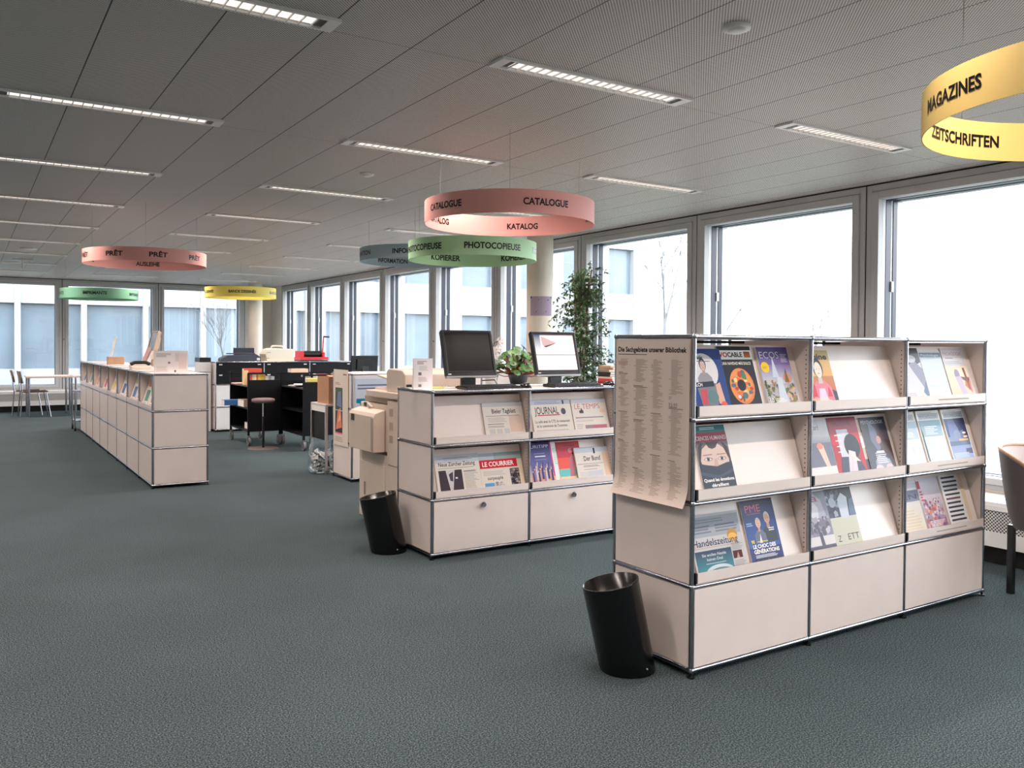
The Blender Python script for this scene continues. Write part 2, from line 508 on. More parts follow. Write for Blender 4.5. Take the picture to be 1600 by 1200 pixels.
# round concrete columns
def column(x, y, label):
    return tag(MB().cyl((x, y, 0), (x, y, CH), 0.148, n=40, caps=False).build('column', MATS['concrete']), label, 'column')
mat('concrete', (206,196,182), rough=0.8, noise=0.02, scale=5)
column(5.40, 7.83, 'pale round column with a taped drawing beside the tall plant')
column(5.22, 18.35, 'pale round column in the far corner behind the cream machine')

# ---------------------------------------------------------------- outdoors
ground_m = mat('pale_lawn', (98,104,98), rough=1.0, noise=0.03, scale=0.5)
struct(MB().box(-80, 120, -60, 140, -0.4, -0.2), 'ground', ground_m)
bt = thing('office_building', 'white office building with window strips across the court', 'building', (0, 26, -0.2))
wl = MB(); gl = MB(); ps = MB()
X0, X1 = -26.0, 22.9
for a, b in ((0.0, 0.84), (2.60, 3.62), (5.40, 6.4), (8.2, 9.0)): wl.box(X0, X1, 0, 0.35, a, b)
wl.box(X0, X1, 0.6, 10, 0, 9.0); wl.box(X1-0.42, X1, -0.04, 0.6, 0, 9.0)
wl.build('wall', facade_w, bt)
for a, b in ((0.84, 2.60), (3.62, 5.40), (6.4, 8.2)): gl.box(X0, X1-0.4, 0.2, 0.26, a, b)
gl.build('glazing', facade_g, bt)
x = 1.12 - 1.58 * 17
while x < 11: ps.box(x-0.07, x+0.07, -0.06, 0.3, 0.0, 9.0); x += 1.58
x = 11.95
while x < 21: ps.box(x-0.45, x+0.45, -0.03, 0.3, 0.0, 9.0); x += 2.2
ps.build('facade_post', facade_w, bt)

def bare_tree(label, x, y, H, seed, m):
    rnd = random.Random(seed); mb = MB()
    def br(p, d, L, r, lev):
        q = p + d * L; mb.cyl(p, q, r, r * 0.65, n=5, caps=False)
        if lev == 0: return
        for k in range(3 if lev > 1 else 4):
            nd = (d + Vector((rnd.uniform(-.6,.6), rnd.uniform(-.6,.6), rnd.uniform(-.1,.5)))).normalized()
            br(p + d * L * rnd.uniform(0.55, 1.0), nd, L * rnd.uniform(0.55, 0.8), r * 0.55, lev - 1)
    br(Vector((x, y, -0.2)), Vector((0, 0, 1)), H * 0.32, H * 0.012, 5)
    tag(mb.build('bare_tree', m), label, 'tree', 'bare trees outside')
bare_tree('small bare tree standing in front of the white building across the court', 6.1, 24.3, 3.6, 3, bark_m)
fog_bark = mat('misty_bark', (120,121,124), rough=1.0, noise=0.02, scale=3)  # mist over the far trees is put into this pale bark colour
bare_tree('faint bare tree in the mist right of the white building', 33.5, 36.0, 11, 5, fog_bark)
bare_tree('faint bare tree in the mist seen beyond the third window', 39.5, 37.0, 9, 8, fog_bark)
bare_tree('low misty bare tree far out beyond the middle window', 52.0, 40.0, 8, 12, fog_bark)

# ================================================================ CEILING FIXTURES
lamp_m = emit('lamp_glow', (255, 238, 226), LAMP_GLOW)
def make_light():
    t = thing('ceiling_light', None, 'ceiling light', group='strip lights in the ceiling')
    L, W = 1.14, 0.13
    f = MB()
    for (a, b, c, d) in ((0, L, 0, 0.016), (0, L, W-0.016, W), (0, 0.05, 0.016, W-0.016), (L-0.05, L, 0.016, W-0.016)): f.box(a, b, c, d, -0.012, 0.0)
    f.build('frame', white_mt, t)
    MB().box(0.085, L-0.085, 0.03, W-0.03, -0.004, 0.0).build('lamp', lamp_m, t)
    lv = MB()
    for k in range(21):
        x = 0.09 + (L-0.18) * k / 20; lv.box(x-0.002, x+0.002, 0.016, W-0.016, -0.012, -0.005)
    lv.build('louvre', white_mt, t)
    e = MB().box(0.05, 0.08, 0.03, W-0.03, -0.008, 0.0).box(L-0.08, L-0.05, 0.03, W-0.03, -0.008, 0.0)
    e.build('end_socket', dark_gr, t)
    la = bpy.data.lights.new('strip_lamp', 'AREA'); la.shape = 'RECTANGLE'; la.size = 0.96; la.size_y = 0.07
    la.energy = LAMP_WATTS; la.color = (1.0, 0.85, 0.77); la.spread = radians(130)
    lo = bpy.data.objects.new('strip_lamp', la); COL.objects.link(lo); lo.parent = t; lo.location = (L/2, W/2, -0.014)
    return t
ORD = ['first','second','third','fourth','fifth','sixth','seventh','eighth','ninth']
lt = make_light(); first = True
for (u, rn) in ((0.09, 'left ceiling row'), (1.97, 'middle ceiling row'), (3.88, 'right ceiling row nearest the windows')):
    for k in range(9):
        if u < 1 and k == 0: continue
        o = lt if first else copy_tree(lt); first = False
        o.location = (u, 3.15 + 1.795 * k, CH)
        o['label'] = 'white recessed strip light, %s from the front in the %s' % (ORD[k - (1 if u < 1 else 0)], rn)
o = copy_tree(lt); o.location = (0.09, 3.15, CH); o['label'] = 'white recessed strip light cut by the top edge of the photo, upper left'

for u in (-3.68, -1.79, 0.09, 1.97, 3.88):          # the rest of the same grid, over and behind the viewpoint
    for k in range(-4, 9):
        if u > 0 and k >= 0: continue
        o = copy_tree(lt); o.location = (u, 3.15 + 1.795 * k, CH); o['label'] = 'white recessed strip light of the same ceiling grid beyond the picture edge'

def detector(x, y, r, label):
    t = thing('smoke_detector', label, 'smoke detector', (x, y, CH))
    MB().lathe([(0.0,-0.012),(r,-0.012),(r,-0.004),(r*0.98,0.0)], n=28).build('base', white_mt, t)
    MB().lathe([(0.0,-0.024),(r*0.5,-0.024),(r*0.62,-0.020),(r*0.66,-0.012)], n=24).build('sensor_head', white_mt, t)
detector(2.551, 2.348, 0.055, 'white smoke detector near the top right of the ceiling')
detector(2.497, 5.882, 0.05, 'small white smoke detector between the strip lights, centre left')
detector(0.70, 13.28, 0.10, 'white domed detector far left under the ceiling')
t = thing('ceiling_sprinkler', 'small pale ceiling fitting on a short stem, far left', 'sprinkler', (0.72, 15.1, CH))
MB().cyl((0,0,-0.14),(0,0,0),0.012).build('stem', white_mt, t)
MB().box(-0.14,0.14,-0.03,0.03,-0.02,0.0).build('plate', white_mt, t)

# ---------------------------------------------------------------- ring signs
RR = 0.55
def ring_sign(label, cx, cy, zb, zt, rgb, outer, inner, wires=None):
    """outer / inner: (text, first angle, step, count, cap height, text width)"""
    t = thing('ring_sign', label, 'sign', (cx, cy, zb), group='hanging ring signs')
    H = zt - zb; th = 0.004; n = 96
    band = mat('ring_card_%02x%02x%02x' % rgb, rgb, rough=0.6)
    m = MB().lathe([(RR-th,0),(RR,0)], n=n).lathe([(RR,0),(RR,H)], n=n).lathe([(RR,H),(RR-th,H)], n=n).lathe([(RR-th,H),(RR-th,0)], n=n)
    m.build('band', band, t)
    def put(spec, r, sgn, nm):
        text, a0, step, cnt, cap, width = spec
        vs, fs, W = letters(text, 0.03); kx = width / W
        for k in range(cnt):
            mb = MB(); c = radians(a0 + step * k)
            ids = []
            for (x, y) in vs:
                a = c + sgn * (x * kx - width / 2) / RR
                ids.append(mb.P((r*cos(a), r*sin(a), H/2 - cap/2 + y*cap)))
            for f in fs: mb.F([ids[i] for i in f])
            mb.build(nm, black_pl, t)
    if outer: put(outer, RR + 0.0012, 1, 'outer_lettering')
    if inner: put(inner, RR - th - 0.0012, -1, 'inner_lettering')
    base = atan2(-cy, -cx) if wires is None else wires
    for k in range(3):
        a = base + 2*pi*k/3; r = RR - th/2
        MB().cyl((r*cos(a), r*sin(a), H-0.02), (r*cos(a), r*sin(a), CH-zb), 0.0015, n=6).build('hanging_wire', steel, t)
pink = (240,172,164); green = (172,216,168); yel = (238,206,126); blue = (160,182,194)
ring_sign('pink ring sign in front above the monitors, reading CATALOGUE and KATALOG', 2.97, 4.66, 2.165, 2.305, pink,
          ('CATALOGUE', -98.5, -71, 5, 0.040, 0.30), ('KATALOG', 47.5, 72, 5, 0.040, 0.225))
ring_sign('pale green ring sign reading PHOTOCOPIEUSE and KOPIERER', 3.66, 6.33, 2.105, 2.258, green,
          ('PHOTOCOPIEUSE', -101, -72, 5, 0.050, 0.50), ('KOPIERER', 87.5, -72, 5, 0.050, 0.30))
ring_sign('grey-blue ring sign reading INFORMATION behind the green ring', 3.80, 7.73, 2.205, 2.335, blue,
          ('INFORMATION', -117, -72, 5, 0.045, 0.42), ('INFORMATION', 90.5, -72, 5, 0.045, 0.35))
ring_sign('pink ring sign reading PRÊT and AUSLEIHE above the left counter', 1.45, 8.80, 2.125, 2.25, pink,
          ('PRÊT', -127.9, 39.8, 9, 0.042, 0.16), ('AUSLEIHE', 78.6, 72, 5, 0.042, 0.225))
ring_sign('deep green ring sign reading IMPRIMANTE against the far left windows', 1.72, 14.47, 2.04, 2.19, (124,182,150),
          ('IMPRIMANTE', -103.5, 72, 5, 0.045, 0.33), None)
ring_sign('yellow ring sign hanging near the far column behind the others', 3.72, 13.9, 2.105, 2.268, (246,226,110),
          ('BANDE DESSINÉE', -102.4, 72, 5, 0.042, 0.42), None)
ring_sign('large yellow ring sign at the right edge reading MAGAZINES and ZEITSCHRIFTEN', 2.912, 1.149, 2.07, 2.207, yel,
          ('MAGAZINES', 150.8, 72, 5, 0.041, 0.275), ('ZEITSCHRIFTEN', 83.8, 72, 5, 0.041, 0.372), wires=radians(-158.5))

# ================================================================ MODULAR SHELF UNITS
ROW, BASE, TR, BR_ = 0.35, 0.03, 0.0095, 0.0135
TILT = 0.32
def shelf_unit(name, label, cat, loc, rotz, ncol, nrow, cells, group=None, CW=0.75, D=0.50, door_m=None, open_top_back=False, knobs=(), lip_labels=()):
    """cells[row] = 'display' | 'door' | 'drawer' ; rows counted from the bottom"""
    t = thing(name, label, cat, loc, rotz, group)
    W = ncol * CW; H = BASE + nrow * ROW
    f = MB()
    for j in range(nrow + 1):
        z = BASE + j * ROW
        for y in (0, D): f.cyl((0, y, z), (W, y, z), TR, n=10)
        for i in range(ncol + 1):
            f.cyl((i*CW, 0, z), (i*CW, D, z), TR, n=10)
            for y in (0, D): f.sph((i*CW, y, z), BR_, n=10, m=6)
    for i in range(ncol + 1):
        for y in (0, D): f.cyl((i*CW, y, BASE), (i*CW, y, H), TR, n=10)
    f.build('tube_frame', chrome, t)
    for i in range(ncol + 1):
        for y in (0, D):
            MB().cyl((i*CW, y, 0.0), (i*CW, y, 0.006), 0.017, n=14).cyl((i*CW, y, 0.006), (i*CW, y, 0.02), 0.006, n=8).build('foot', black_pl, t)
    e = 0.011; inset = 0.003
    for j in range(nrow):
        a, b = BASE + j*ROW + e, BASE + (j+1)*ROW - e
        for x, s in ((0, 1), (W, -1)):
            x0 = x - s*0.006; MB().box(min(x0, x0+s*0.012), max(x0, x0+s*0.012), e, D-e, a, b).build('side_panel', cream, t, bevel=0.001)
        for i in range(1, ncol):
            dv = MB().box(i*CW-0.006, i*CW+0.006, e, D-e, a, b); dv.cur = 1
            if cells[j] == 'display':
                for q in range(11): dv.box(i*CW-0.0066, i*CW-0.006, 0.022, 0.027, a+0.06+0.022*q, a+0.066+0.022*q)
            dv.build('divider_panel', [cream, dark_gr], t)
        for i in range(ncol):
            x0, x1 = i*CW + e, (i+1)*CW - e
            kind = cells[j] if isinstance(cells[j], str) else cells[j][i]
            if not (open_top_back and j == nrow - 1):
                MB().box(x0, x1, D-0.006, D+0.006, a, b).build('back_panel', cream, t)
            else:
                MB().box(x0+0.20, x1-0.06, D-0.16, D-0.145, b-0.016, b-0.003).build('slide_rail', joint_bk, t)
            if kind == 'door':
                d = MB().box(x0, x1, -0.006, 0.010, a, b).build('door', door_m or cream, t, bevel=0.001)
                if j in knobs:
                    MB().cyl(((x0+x1)/2, -0.006, b-0.045), ((x0+x1)/2, -0.022, b-0.045), 0.010, 0.020, n=16).cyl(((x0+x1)/2, -0.022, b-0.045), ((x0+x1)/2, -0.032, b-0.045), 0.020, 0.014, n=16).build('knob', chrome, d)
            elif kind == 'drawer':
                for q in range(2):
                    za = a + (b-a)*q/2; zb = za + (b-a)/2 - 0.004
                    d = MB().box(x0, x1, -0.006, 0.010, za, zb).build('drawer', black_mt, t)
                    MB().box(x0+0.04, x0+0.09, -0.010, -0.006, zb-0.03, zb-0.014).build('label_holder', white_mt, d)
                    if q: MB().box(x1-0.09, x1-0.04, -0.010, -0.006, zb-0.03, zb-0.014).build('label_holder', white_mt, d)
            elif kind == 'display':
                d = MB(); z0 = BASE + j*ROW
                yb = lambda z: 0.02 + (z - z0 - 0.04) * TILT
                d.prism([(yb(z0+0.014), z0+0.014), (yb(z0+0.315), z0+0.315), (yb(z0+0.315)+0.008, z0+0.315), (yb(z0+0.014)+0.008, z0+0.014)], 0, x0+0.003, x1-0.003)
                d.box(x0+0.012, x1-0.001, -0.011, -0.007, z0+0.012, z0+0.058)
                d.box(x0+0.003, x1-0.003, -0.011, yb(z0+0.014)+0.004, z0+0.010, z0+0.014)
                s = d.build('display_shelf', cream, t)
                if (j, i) in lip_labels:
                    lb = Sheet(0.30, 0.014, lambda x, y, z: (x0+0.26+x, -0.0112-z, z0+0.028+y)); lb.z = 0.0003
                    lb.quad(0, 0, 1, 1, (226,219,212)); lb.lines(.02, .25, .98, .75, 1, (170,160,154), ragged=0, fill=.8)
                    lb.build('shelf_label', cover_mt, s, color=True)
                MB().box(x0+0.001, x0+0.012, -0.010, 0.008, z0+0.012, z0+0.058).build('end_bracket', black_pl, s)
        if j > 0:
            for i in range(ncol):
                MB().box(i*CW+e, (i+1)*CW-e, e, D-e, BASE+j*ROW-0.004, BASE+j*ROW+0.008).build('shelf_board', cream, t)
    for i in range(ncol):
        MB().box(i*CW+e, (i+1)*CW-e, e, D-e, H-0.006, H+0.006).build('top_panel', cream, t)
        MB().box(i*CW+e, (i+1)*CW-e, e, D-e, BASE-0.004, BASE+0.006).build('bottom_panel', cream, t)
    return t
NEAR = (2.544, 2.553); MID = (2.51, 4.84); REAR = (3.23, 7.97); CNT = (1.47, 8.548)
shelf_unit('magazine_shelf_unit', 'tall cream magazine rack with chrome tubes, nearest on the right', 'shelf unit', (NEAR[0], NEAR[1], 0), 0, 3, 4,
           ['door', 'display', 'display', 'display'], group='chrome-tube shelf units', open_top_back=True, lip_labels=((3,2),(2,2),(1,2)))
shelf_unit('newspaper_shelf_unit', 'cream newspaper rack carrying two monitors, behind the near rack', 'shelf unit', (MID[0], MID[1], 0), 0, 3, 3,
           ['door', 'display', 'display'], group='chrome-tube shelf units', knobs=(0,))
shelf_unit('shelf_unit', 'cream shelf unit with a photo poster on its end, left of the copier', 'shelf unit', (REAR[0], REAR[1], 0), 0, 3, 3,
           ['door', 'door', 'door'], group='chrome-tube shelf units')
shelf_unit('counter_unit', 'long cream counter with a row of leaflet slots on the left', 'counter', (CNT[0], CNT[1] + 6.0, 0), -pi/2, 8, 3,
           ['door', 'door', 'display'], group='chrome-tube shelf units')
shelf_unit('drawer_cabinet', 'white cabinet with black drawers across the top, far back behind the trolleys', 'cabinet', (3.23, 13.5, 0), 0, 3, 3,
           ['door', 'door', 'drawer'], group='chrome-tube shelf units', door_m=white_mt)

# ---------------------------------------------------------------- magazines and newspapers
ROTX = atan2(1.0, TILT)
GM = {'mag': 'magazines in the near rack', 'news': 'newspapers and magazines in the rack with monitors'}
def periodical(label, cat, unit, row, u0, sheet, thick=0.005, lift=0.0, glossy=True, roll=0.0, group='mag', rotz=0.0):
    z0 = BASE + row * ROW; w, h = sheet.w, sheet.h
    ux, uy = unit
    nrm = Vector((0, -1, TILT)).normalized()
    base = Vector((u0, 0.02 + (0.017 - 0.04) * TILT, z0 + 0.017)) + nrm * (0.0008 + lift)
    M = (Matrix.Translation((ux, uy, 0)) @ Matrix.Rotation(rotz, 4, 'Z') @ Matrix.Translation(base)
         @ Matrix.Rotation(ROTX, 4, 'X') @ Matrix.Rotation(roll, 4, 'Z'))
    pages = MB()
    if glossy: pages.box(0, w, 0, h, 0, thick)
    else:
        n = 4
        for k in range(n): pages.box(0.0015*k, w-0.001*k, 0, h-0.002*(n-1-k), thick*k/n, thick*(k+0.85)/n)
    o = pages.build('magazine' if glossy else 'newspaper', paper if glossy else newsp, matrix=M)
    tag(o, label, cat, GM[group])
    for i, p in enumerate(sheet.v): sheet.v[i] = (p[0], p[1], p[2] + thick + 0.0002)
    sheet.build('front_cover' if glossy else 'front_page', cover_gl if glossy else cover_mt, o, color=True)
    return o

W_ = (245,243,240); K_ = (24,24,28)
def base(w, h, c, c2=None):
    s = Sheet(w, h); s.quad(0, 0, 1, 1, c, c2); return s

# ---- near rack, top row
s = base(.205, .292, (38,70,140), (34,64,128))
s.ell(.42,.66,.40,.27,(222,222,226)); s.person(.40,.40,.46,1.0,(206,180,170),(70,62,66),(150,150,156))
s.pol([(.18,.12),(.62,.10),(.72,.46),(.30,.50),(.12,.40)],(120,128,140)); s.pol([(.66,.16),(.86,.10),(.80,.48),(.66,.44)],(224,176,156))
s.pol([(.16,.16),(.34,.14),(.38,.38),(.20,.38)],(196,78,92)); s.ell(.52,.26,.16,.10,(96,130,134)); s.ell(.80,.14,.09,.05,(222,96,78))
s.pol([(0,.40),(.62,.42),(.62,.50),(0,.48)],(40,46,64)); s.txt('ALCH',.02,.425,.05,W_,.02)
s.txt('Basle',.22,.84,.055,(60,66,84),.02); s.lines(.2,.80,.66,.82,1,(90,96,110)); s.lines(.08,.03,.9,.05,1,(120,150,200))
periodical('blue magazine with a figure in a pale oval, top row of the near rack', 'magazine', NEAR, 3, .035, s, lift=.004)
s = base(.212, .305, (22,24,40), (20,22,34))
s.quad(0,.80,1,.94,W_); s.quad(0,.94,1,1,(16,16,20)); s.txt('VO',.02,.84,.07,(196,28,48),.03,width=.26); s.txt('CABLE',.28,.84,.07,(20,20,24),.03,width=.44)
s.quad(.77,.83,.96,.92,(196,120,40),(150,60,30)); s.txt('UNA NAVIDAD MÁS DULCE',.06,.72,.042,(226,222,206),.02,width=.86)
s.ell(.52,.40,.36,.27,(226,128,64)); s.ell(.50,.41,.33,.245,(236,152,84)); 
for a in range(26):
    q = a*2.399; s.ell(.51+.26*cos(q)*(0.8+.25*sin(a*3)), .40+.19*sin(q)*(0.8+.25*sin(a*3)), .035+.02*(a%3), .02+.01*(a%4), [(240,190,110),(206,60,48),(232,110,60),(70,120,80),(250,214,150),(90,110,130)][a%6], n=9)
s.ell(.50,.41,.12,.085,(22,24,40)); s.ell(.60,.55,.06,.045,(60,140,84),n=10); s.ell(.36,.24,.05,.03,(220,226,226),n=9)
s.quad(.16,.02,.84,.12,(232,228,222)); s.lines(.2,.03,.8,.11,4,(150,150,150),seed=4)
periodical('black magazine with an orange wreath on its cover, top row of the near rack', 'magazine', NEAR, 3, .230, s, lift=.0)
s = base(.208, .300, (196,202,214), (92,74,140))
s.quad(0,.70,1,1,(120,104,160),(84,66,130)); s.quad(0,.42,1,.72,(206,208,220),(136,120,172)); s.txt('ECOS',.06,.82,.11,(222,216,228),-.004,width=.62)
s.lines(.72,.76,.95,.90,6,(190,180,206),seed=3); s.pol([(.34,.52),(.44,.86),(.54,.52)],(206,214,232)); s.ell(.16,.68,.13,.085,(244,206,24)); s.lines(.08,.66,.24,.70,3,(190,150,10),seed=2)
s.scatter(0.02,.02,.98,.48,150,[(120,132,60),(92,106,50),(176,120,84),(214,176,140),(196,190,186),(70,76,44)],.05,seed=9)
s.pol([(.36,.04),(.70,.02),(.60,.52),(.46,.52)],(206,216,228)); s.ell(.80,.50,.13,.08,(214,150,110)); s.pol([(.70,.44),(.78,.66),(.84,.44)],(130,90,60))
s.txt('10',.08,.13,.07,W_,.02); s.lines(.26,.13,.62,.20,3,W_,seed=7); s.lines(.52,.05,.92,.13,3,(236,226,180),seed=8)
periodical('purple travel magazine with a yellow dot and a fountain, top row of the near rack', 'magazine', NEAR, 3, .474, s, thick=.012)
s = base(.212, .288, (196,50,48), (190,160,84))
s.quad(0,.55,1,1,(226,170,90),(196,176,116)); s.pol([(.60,0),(1,0),(1,.28),(.7,.36)],(28,26,48)); s.person(.52,.08,.78,1.05,(240,224,212),(24,24,30),(222,120,140))
s.pol([(.30,.02),(.66,.02),(.60,.34),(.40,.34)],(226,206,226)); s.pol([(.02,.20),(.30,.20),(.28,.40),(.02,.46)],(206,40,54)); s.pol([(.66,.2),(.82,.2),(.74,.38)],(206,40,70))
s.txt('uine',.42,.84,.10,(16,16,18),.03,width=.50); s.lines(.10,.13,.80,.18,2,(246,226,190),seed=3); s.quad(.60,0,.98,.10,(70,40,84))
periodical('bright magazine with a dark-haired portrait, alone at the left of the top middle compartment', 'magazine', NEAR, 3, .772, s)
s = base(.207, .302, (206,204,210), (196,200,206))
s.quad(0,.90,1,1,(12,12,22)); s.pol([(.1,.90),(1,.90),(1,.74),(.6,.66),(.3,.74)],(70,66,90)); s.pol([(.45,.70),(1,.16),(1,.62),(.75,.76)],(136,138,160)); s.ell(.6,.80,.22,.07,(190,190,200)); s.pol([(.8,.2),(1,.05),(1,.4)],(90,110,146)); s.lines(.08,.10,.6,.2,4,(176,170,180),seed=5)
periodical('pale grey magazine with a black top strip, left of three in the top right compartment', 'magazine', NEAR, 3, 1.536, s)
s = base(.205, .285, (204,212,220), (196,208,218))
s.quad(.02,.88,.98,.97,(96,116,136),(70,86,104)); s.txt('Psychologie',.08,.90,.045,(196,206,216),.01,width=.8); s.quad(.1,.30,.6,.34,(190,204,212))
periodical('plain pale blue magazine, middle of three in the top right compartment', 'magazine', NEAR, 3, 1.748, s)
s = base(.212, .302, (226,186,160), (228,216,198))
s.quad(0,.66,1,1,(206,196,196),(196,186,188)); s.txt('PÄDAGOGIK',.07,.86,.065,(150,90,100),.0,width=.86); s.lines(.12,.80,.5,.825,1,(90,84,90)); s.lines(.06,.70,.9,.76,2,(150,170,186),seed=3)
s.quad(0,.10,1,.62,(232,190,164),(238,218,186)); s.ell(.46,.50,.12,.10,(150,130,160)); s.pol([(.34,.46),(.62,.46),(.72,.12),(.50,.06)],(190,170,190)); s.pol([(.70,.28),(.98,.14),(.98,.44),(.80,.46)],(206,96,70)); s.pol([(.60,.46),(.98,.42),(.9,.34),(.66,.40)],(90,46,50)); s.pol([(.76,.62),(.86,.62),(.92,.20),(.84,.22)],(120,60,44))
periodical('magazine with a warm sunlit photo, right of three in the top right compartment', 'magazine', NEAR, 3, 1.956, s, thick=.008)
# ---- near rack, second row
s = base(.197, .308, (54,66,84), (60,130,134))
s.quad(0,.93,1,1,(38,110,116)); s.lines(.22,.94,.9,.985,2,(180,220,220),seed=2); s.quad(0,.76,1,.90,(150,34,60)); s.txt('SCIENCES HUMAINES',-.0,.79,.06,(232,206,210),.012,width=.98)
s.quad(0,.30,1,.76,(84,76,78),(112,106,112)); s.pol([(.0,.36),(.06,.70),(.20,.76),(.10,.50)],(60,52,54)); s.pol([(1,.36),(.96,.68),(.80,.76),(.90,.52)],(58,50,54))
s.pol([(.12,.30),(.88,.30),(.94,.50),(.84,.66),(.66,.74),(.36,.74),(.16,.66),(.07,.50)],(214,188,178)); s.pol([(.30,.76),(.70,.76),(.60,.68),(.48,.66),(.38,.68)],(70,62,66)); s.pol([(.48,.52),(.56,.52),(.60,.40),(.44,.40)],(198,166,156))
for q in (.30,.72):
    s.pol([(q-.15,.515),(q-.02,.55),(q+.13,.53),(q+.14,.51),(q,.485)],(150,116,110)); s.pol([(q-.12,.515),(q-.01,.54),(q+.12,.515),(q,.495)],(232,228,226)); s.ell(q,.518,.045,.022,(70,90,104)); s.ell(q,.518,.018,.010,(20,22,28),n=10); s.pol([(q-.15,.57),(q+.15,.575),(q+.13,.588),(q-.13,.584)],(150,122,114))
s.pol([(0,.12),(1,.12),(1,.46),(.84,.455),(.52,.41),(.20,.44),(0,.47)],(40,50,68)); s.pol([(0,.30),(.5,.24),(1,.32),(1,.36),(.52,.28),(0,.35)],(58,70,92))
s.quad(0,0,1,.12,(40,84,104)); s.txt('Quand les émotions',.5,.205,.045,W_,.025,width=.92,align='c'); s.txt('déraillent',.5,.13,.045,W_,.025,width=.52,align='c'); s.lines(.1,.03,.9,.07,2,(120,190,200),seed=6)
periodical('magazine with staring eyes above a dark scarf, alone in the left middle compartment', 'magazine', NEAR, 2, .086, s)
s = base(.212, .302, (226,222,218), (206,206,210))
s.txt('arl',.5,.83,.09,(90,100,120),-.004); s.quad(.0,.24,1,.62,(120,120,140),(110,112,130)); s.quad(0,.62,1,.74,(130,140,150),(168,172,180)); s.pol([(.48,.58),(.70,.58),(.80,.24),(.66,.24)],(232,196,180)); s.ell(.58,.57,.11,.05,(222,140,120))
periodical('grey magazine with a pale bottle-like figure, left of three in the central compartment', 'magazine', NEAR, 2, .770, s, thick=.008)
s = base(.226, .306, (196,30,42), (150,26,46))
s.quad(0,.56,1,1,(206,36,50),(120,22,40)); s.txt('PHILOSOPHIE',.16,.86,.075,(80,20,40),.02,width=.62); s.pol([(.24,.80),(.62,.80),(.70,.50),(.62,.36),(.22,.34)],(206,206,216)); s.ell(.66,.52,.26,.20,(34,34,48)); s.pol([(.10,.08),(.94,.10),(.80,.34),(.2,.36)],(60,70,92)); s.pol([(.36,.10),(.66,.10),(.72,.42),(.50,.46)],(222,206,214)); s.pol([(.52,.30),(.84,.26),(.56,.44)],(236,224,206)); s.pol([(.4,.08),(.5,.08),(.62,.34),(.56,.36)],(226,196,206))
s.quad(0,0,1,.085,(232,220,220)); s.lines(.05,.02,.5,.07,3,(210,120,130),seed=3); s.quad(.72,.02,.78,.06,(40,40,50)); s.quad(.86,.02,.90,.06,(40,40,50))
for k in range(4): s.lines(.14,.70-.09*k,.34,.735-.09*k,1,(236,232,232),seed=k+3)
periodical('red magazine with a white-haired portrait in the central compartment', 'magazine', NEAR, 2, .987, s, lift=.003)
s = base(.208, .296, (84,88,104), (52,56,70))
s.txt('PSYCHOLOGIE',.04,.885,.06,(190,194,204),.0,width=.86); s.pol([(.30,.96),(.66,.70),(.70,.50),(.44,.40),(.26,.60)],(112,120,142)); s.pol([(.52,.86),(.86,.70),(.80,.36),(.60,.36),(.56,.56)],(84,66,72)); s.ell(.56,.60,.09,.07,(196,150,140)); s.pol([(.66,.62),(1,.58),(1,.1),(.8,.12)],(70,48,46)); s.pol([(.2,.02),(.92,.02),(.80,.26),(.4,.34),(.24,.24)],(150,156,172)); s.ell(.34,.10,.16,.08,(216,200,206)); s.ell(.74,.10,.15,.08,(212,190,196)); s.lines(.30,.20,.86,.40,6,(216,212,220),seed=5); s.quad(.36,.385,.66,.41,(240,240,240))
periodical('dark slate magazine with an embracing couple, right in the central compartment', 'magazine', NEAR, 2, 1.240, s, thick=.010)
s = Sheet(.03, .29); s.quad(0,0,1,1,(200,186,170)); s.quad(0,.1,1,.3,(70,70,80)); s.quad(0,.5,1,.7,(236,236,232))
periodical('narrow strip of a magazine showing between the red and the slate one', 'magazine', NEAR, 2, 1.214, s, thick=.006)
def psy(seed, c0, c1, mid):
    s = base(.212, .312, W_); s.quad(.06,.84,.96,.95,(176,182,188),(166,170,176)); s.txt('PSYCHOLOGIE',.12,.865,.05,(80,86,94),.0,width=.76); s.lines(.1,.96,.7,.975,1,(150,150,150))
    s.quad(.03,.10,.97,.83,c0,c1); return s
s = psy(1,(206,210,216),(150,176,192),0); s.lines(.3,.56,.85,.66,4,(222,228,232),seed=3); s.quad(.03,.14,.97,.52,(214,216,222),(220,220,224)); s.pol([(.5,.3),(.6,.44),(.7,.3)],(196,196,206))
periodical('pale blue and white magazine half hidden at the left of the middle right compartment', 'magazine', NEAR, 2, 1.512, s)
s = psy(2,(206,214,222),(100,146,166),0); s.lines(.22,.58,.78,.74,5,(206,222,228),seed=8); s.quad(.08,.12,.94,.54,(206,212,220),(222,224,228)); s.pol([(.14,.12),(.60,.12),(.5,.46),(.22,.5)],(196,208,222)); s.pol([(.03,.12),(.1,.12),(.1,.6),(.03,.83)],(50,80,84))
periodical('pale blue and white magazine, middle of three in the middle right compartment', 'magazine', NEAR, 2, 1.738, s, thick=.008)
s = psy(3,(150,166,206),(60,80,140),0); s.pol([(.45,.83),(.97,.83),(.97,.40),(.70,.46)],(36,44,90)); s.ell(.46,.50,.16,.12,(120,136,166)); s.quad(.03,.34,.97,.42,(80,100,130)); s.quad(.50,.42,.92,.455,(226,170,110)); s.pol([(.6,.46),(.8,.46),(.78,.62),(.64,.60)],(96,104,140)); s.ell(.80,.56,.08,.02,(236,216,196)); s.ell(.82,.49,.1,.02,(240,200,160)); s.pol([(.66,.20),(.97,.18),(.97,.28),(.7,.28)],(34,42,88)); s.lines(.08,.12,.8,.22,5,(190,204,230),seed=4); s.pol([(.03,.83),(.18,.83),(.12,.5),(.03,.5)],(40,70,120))
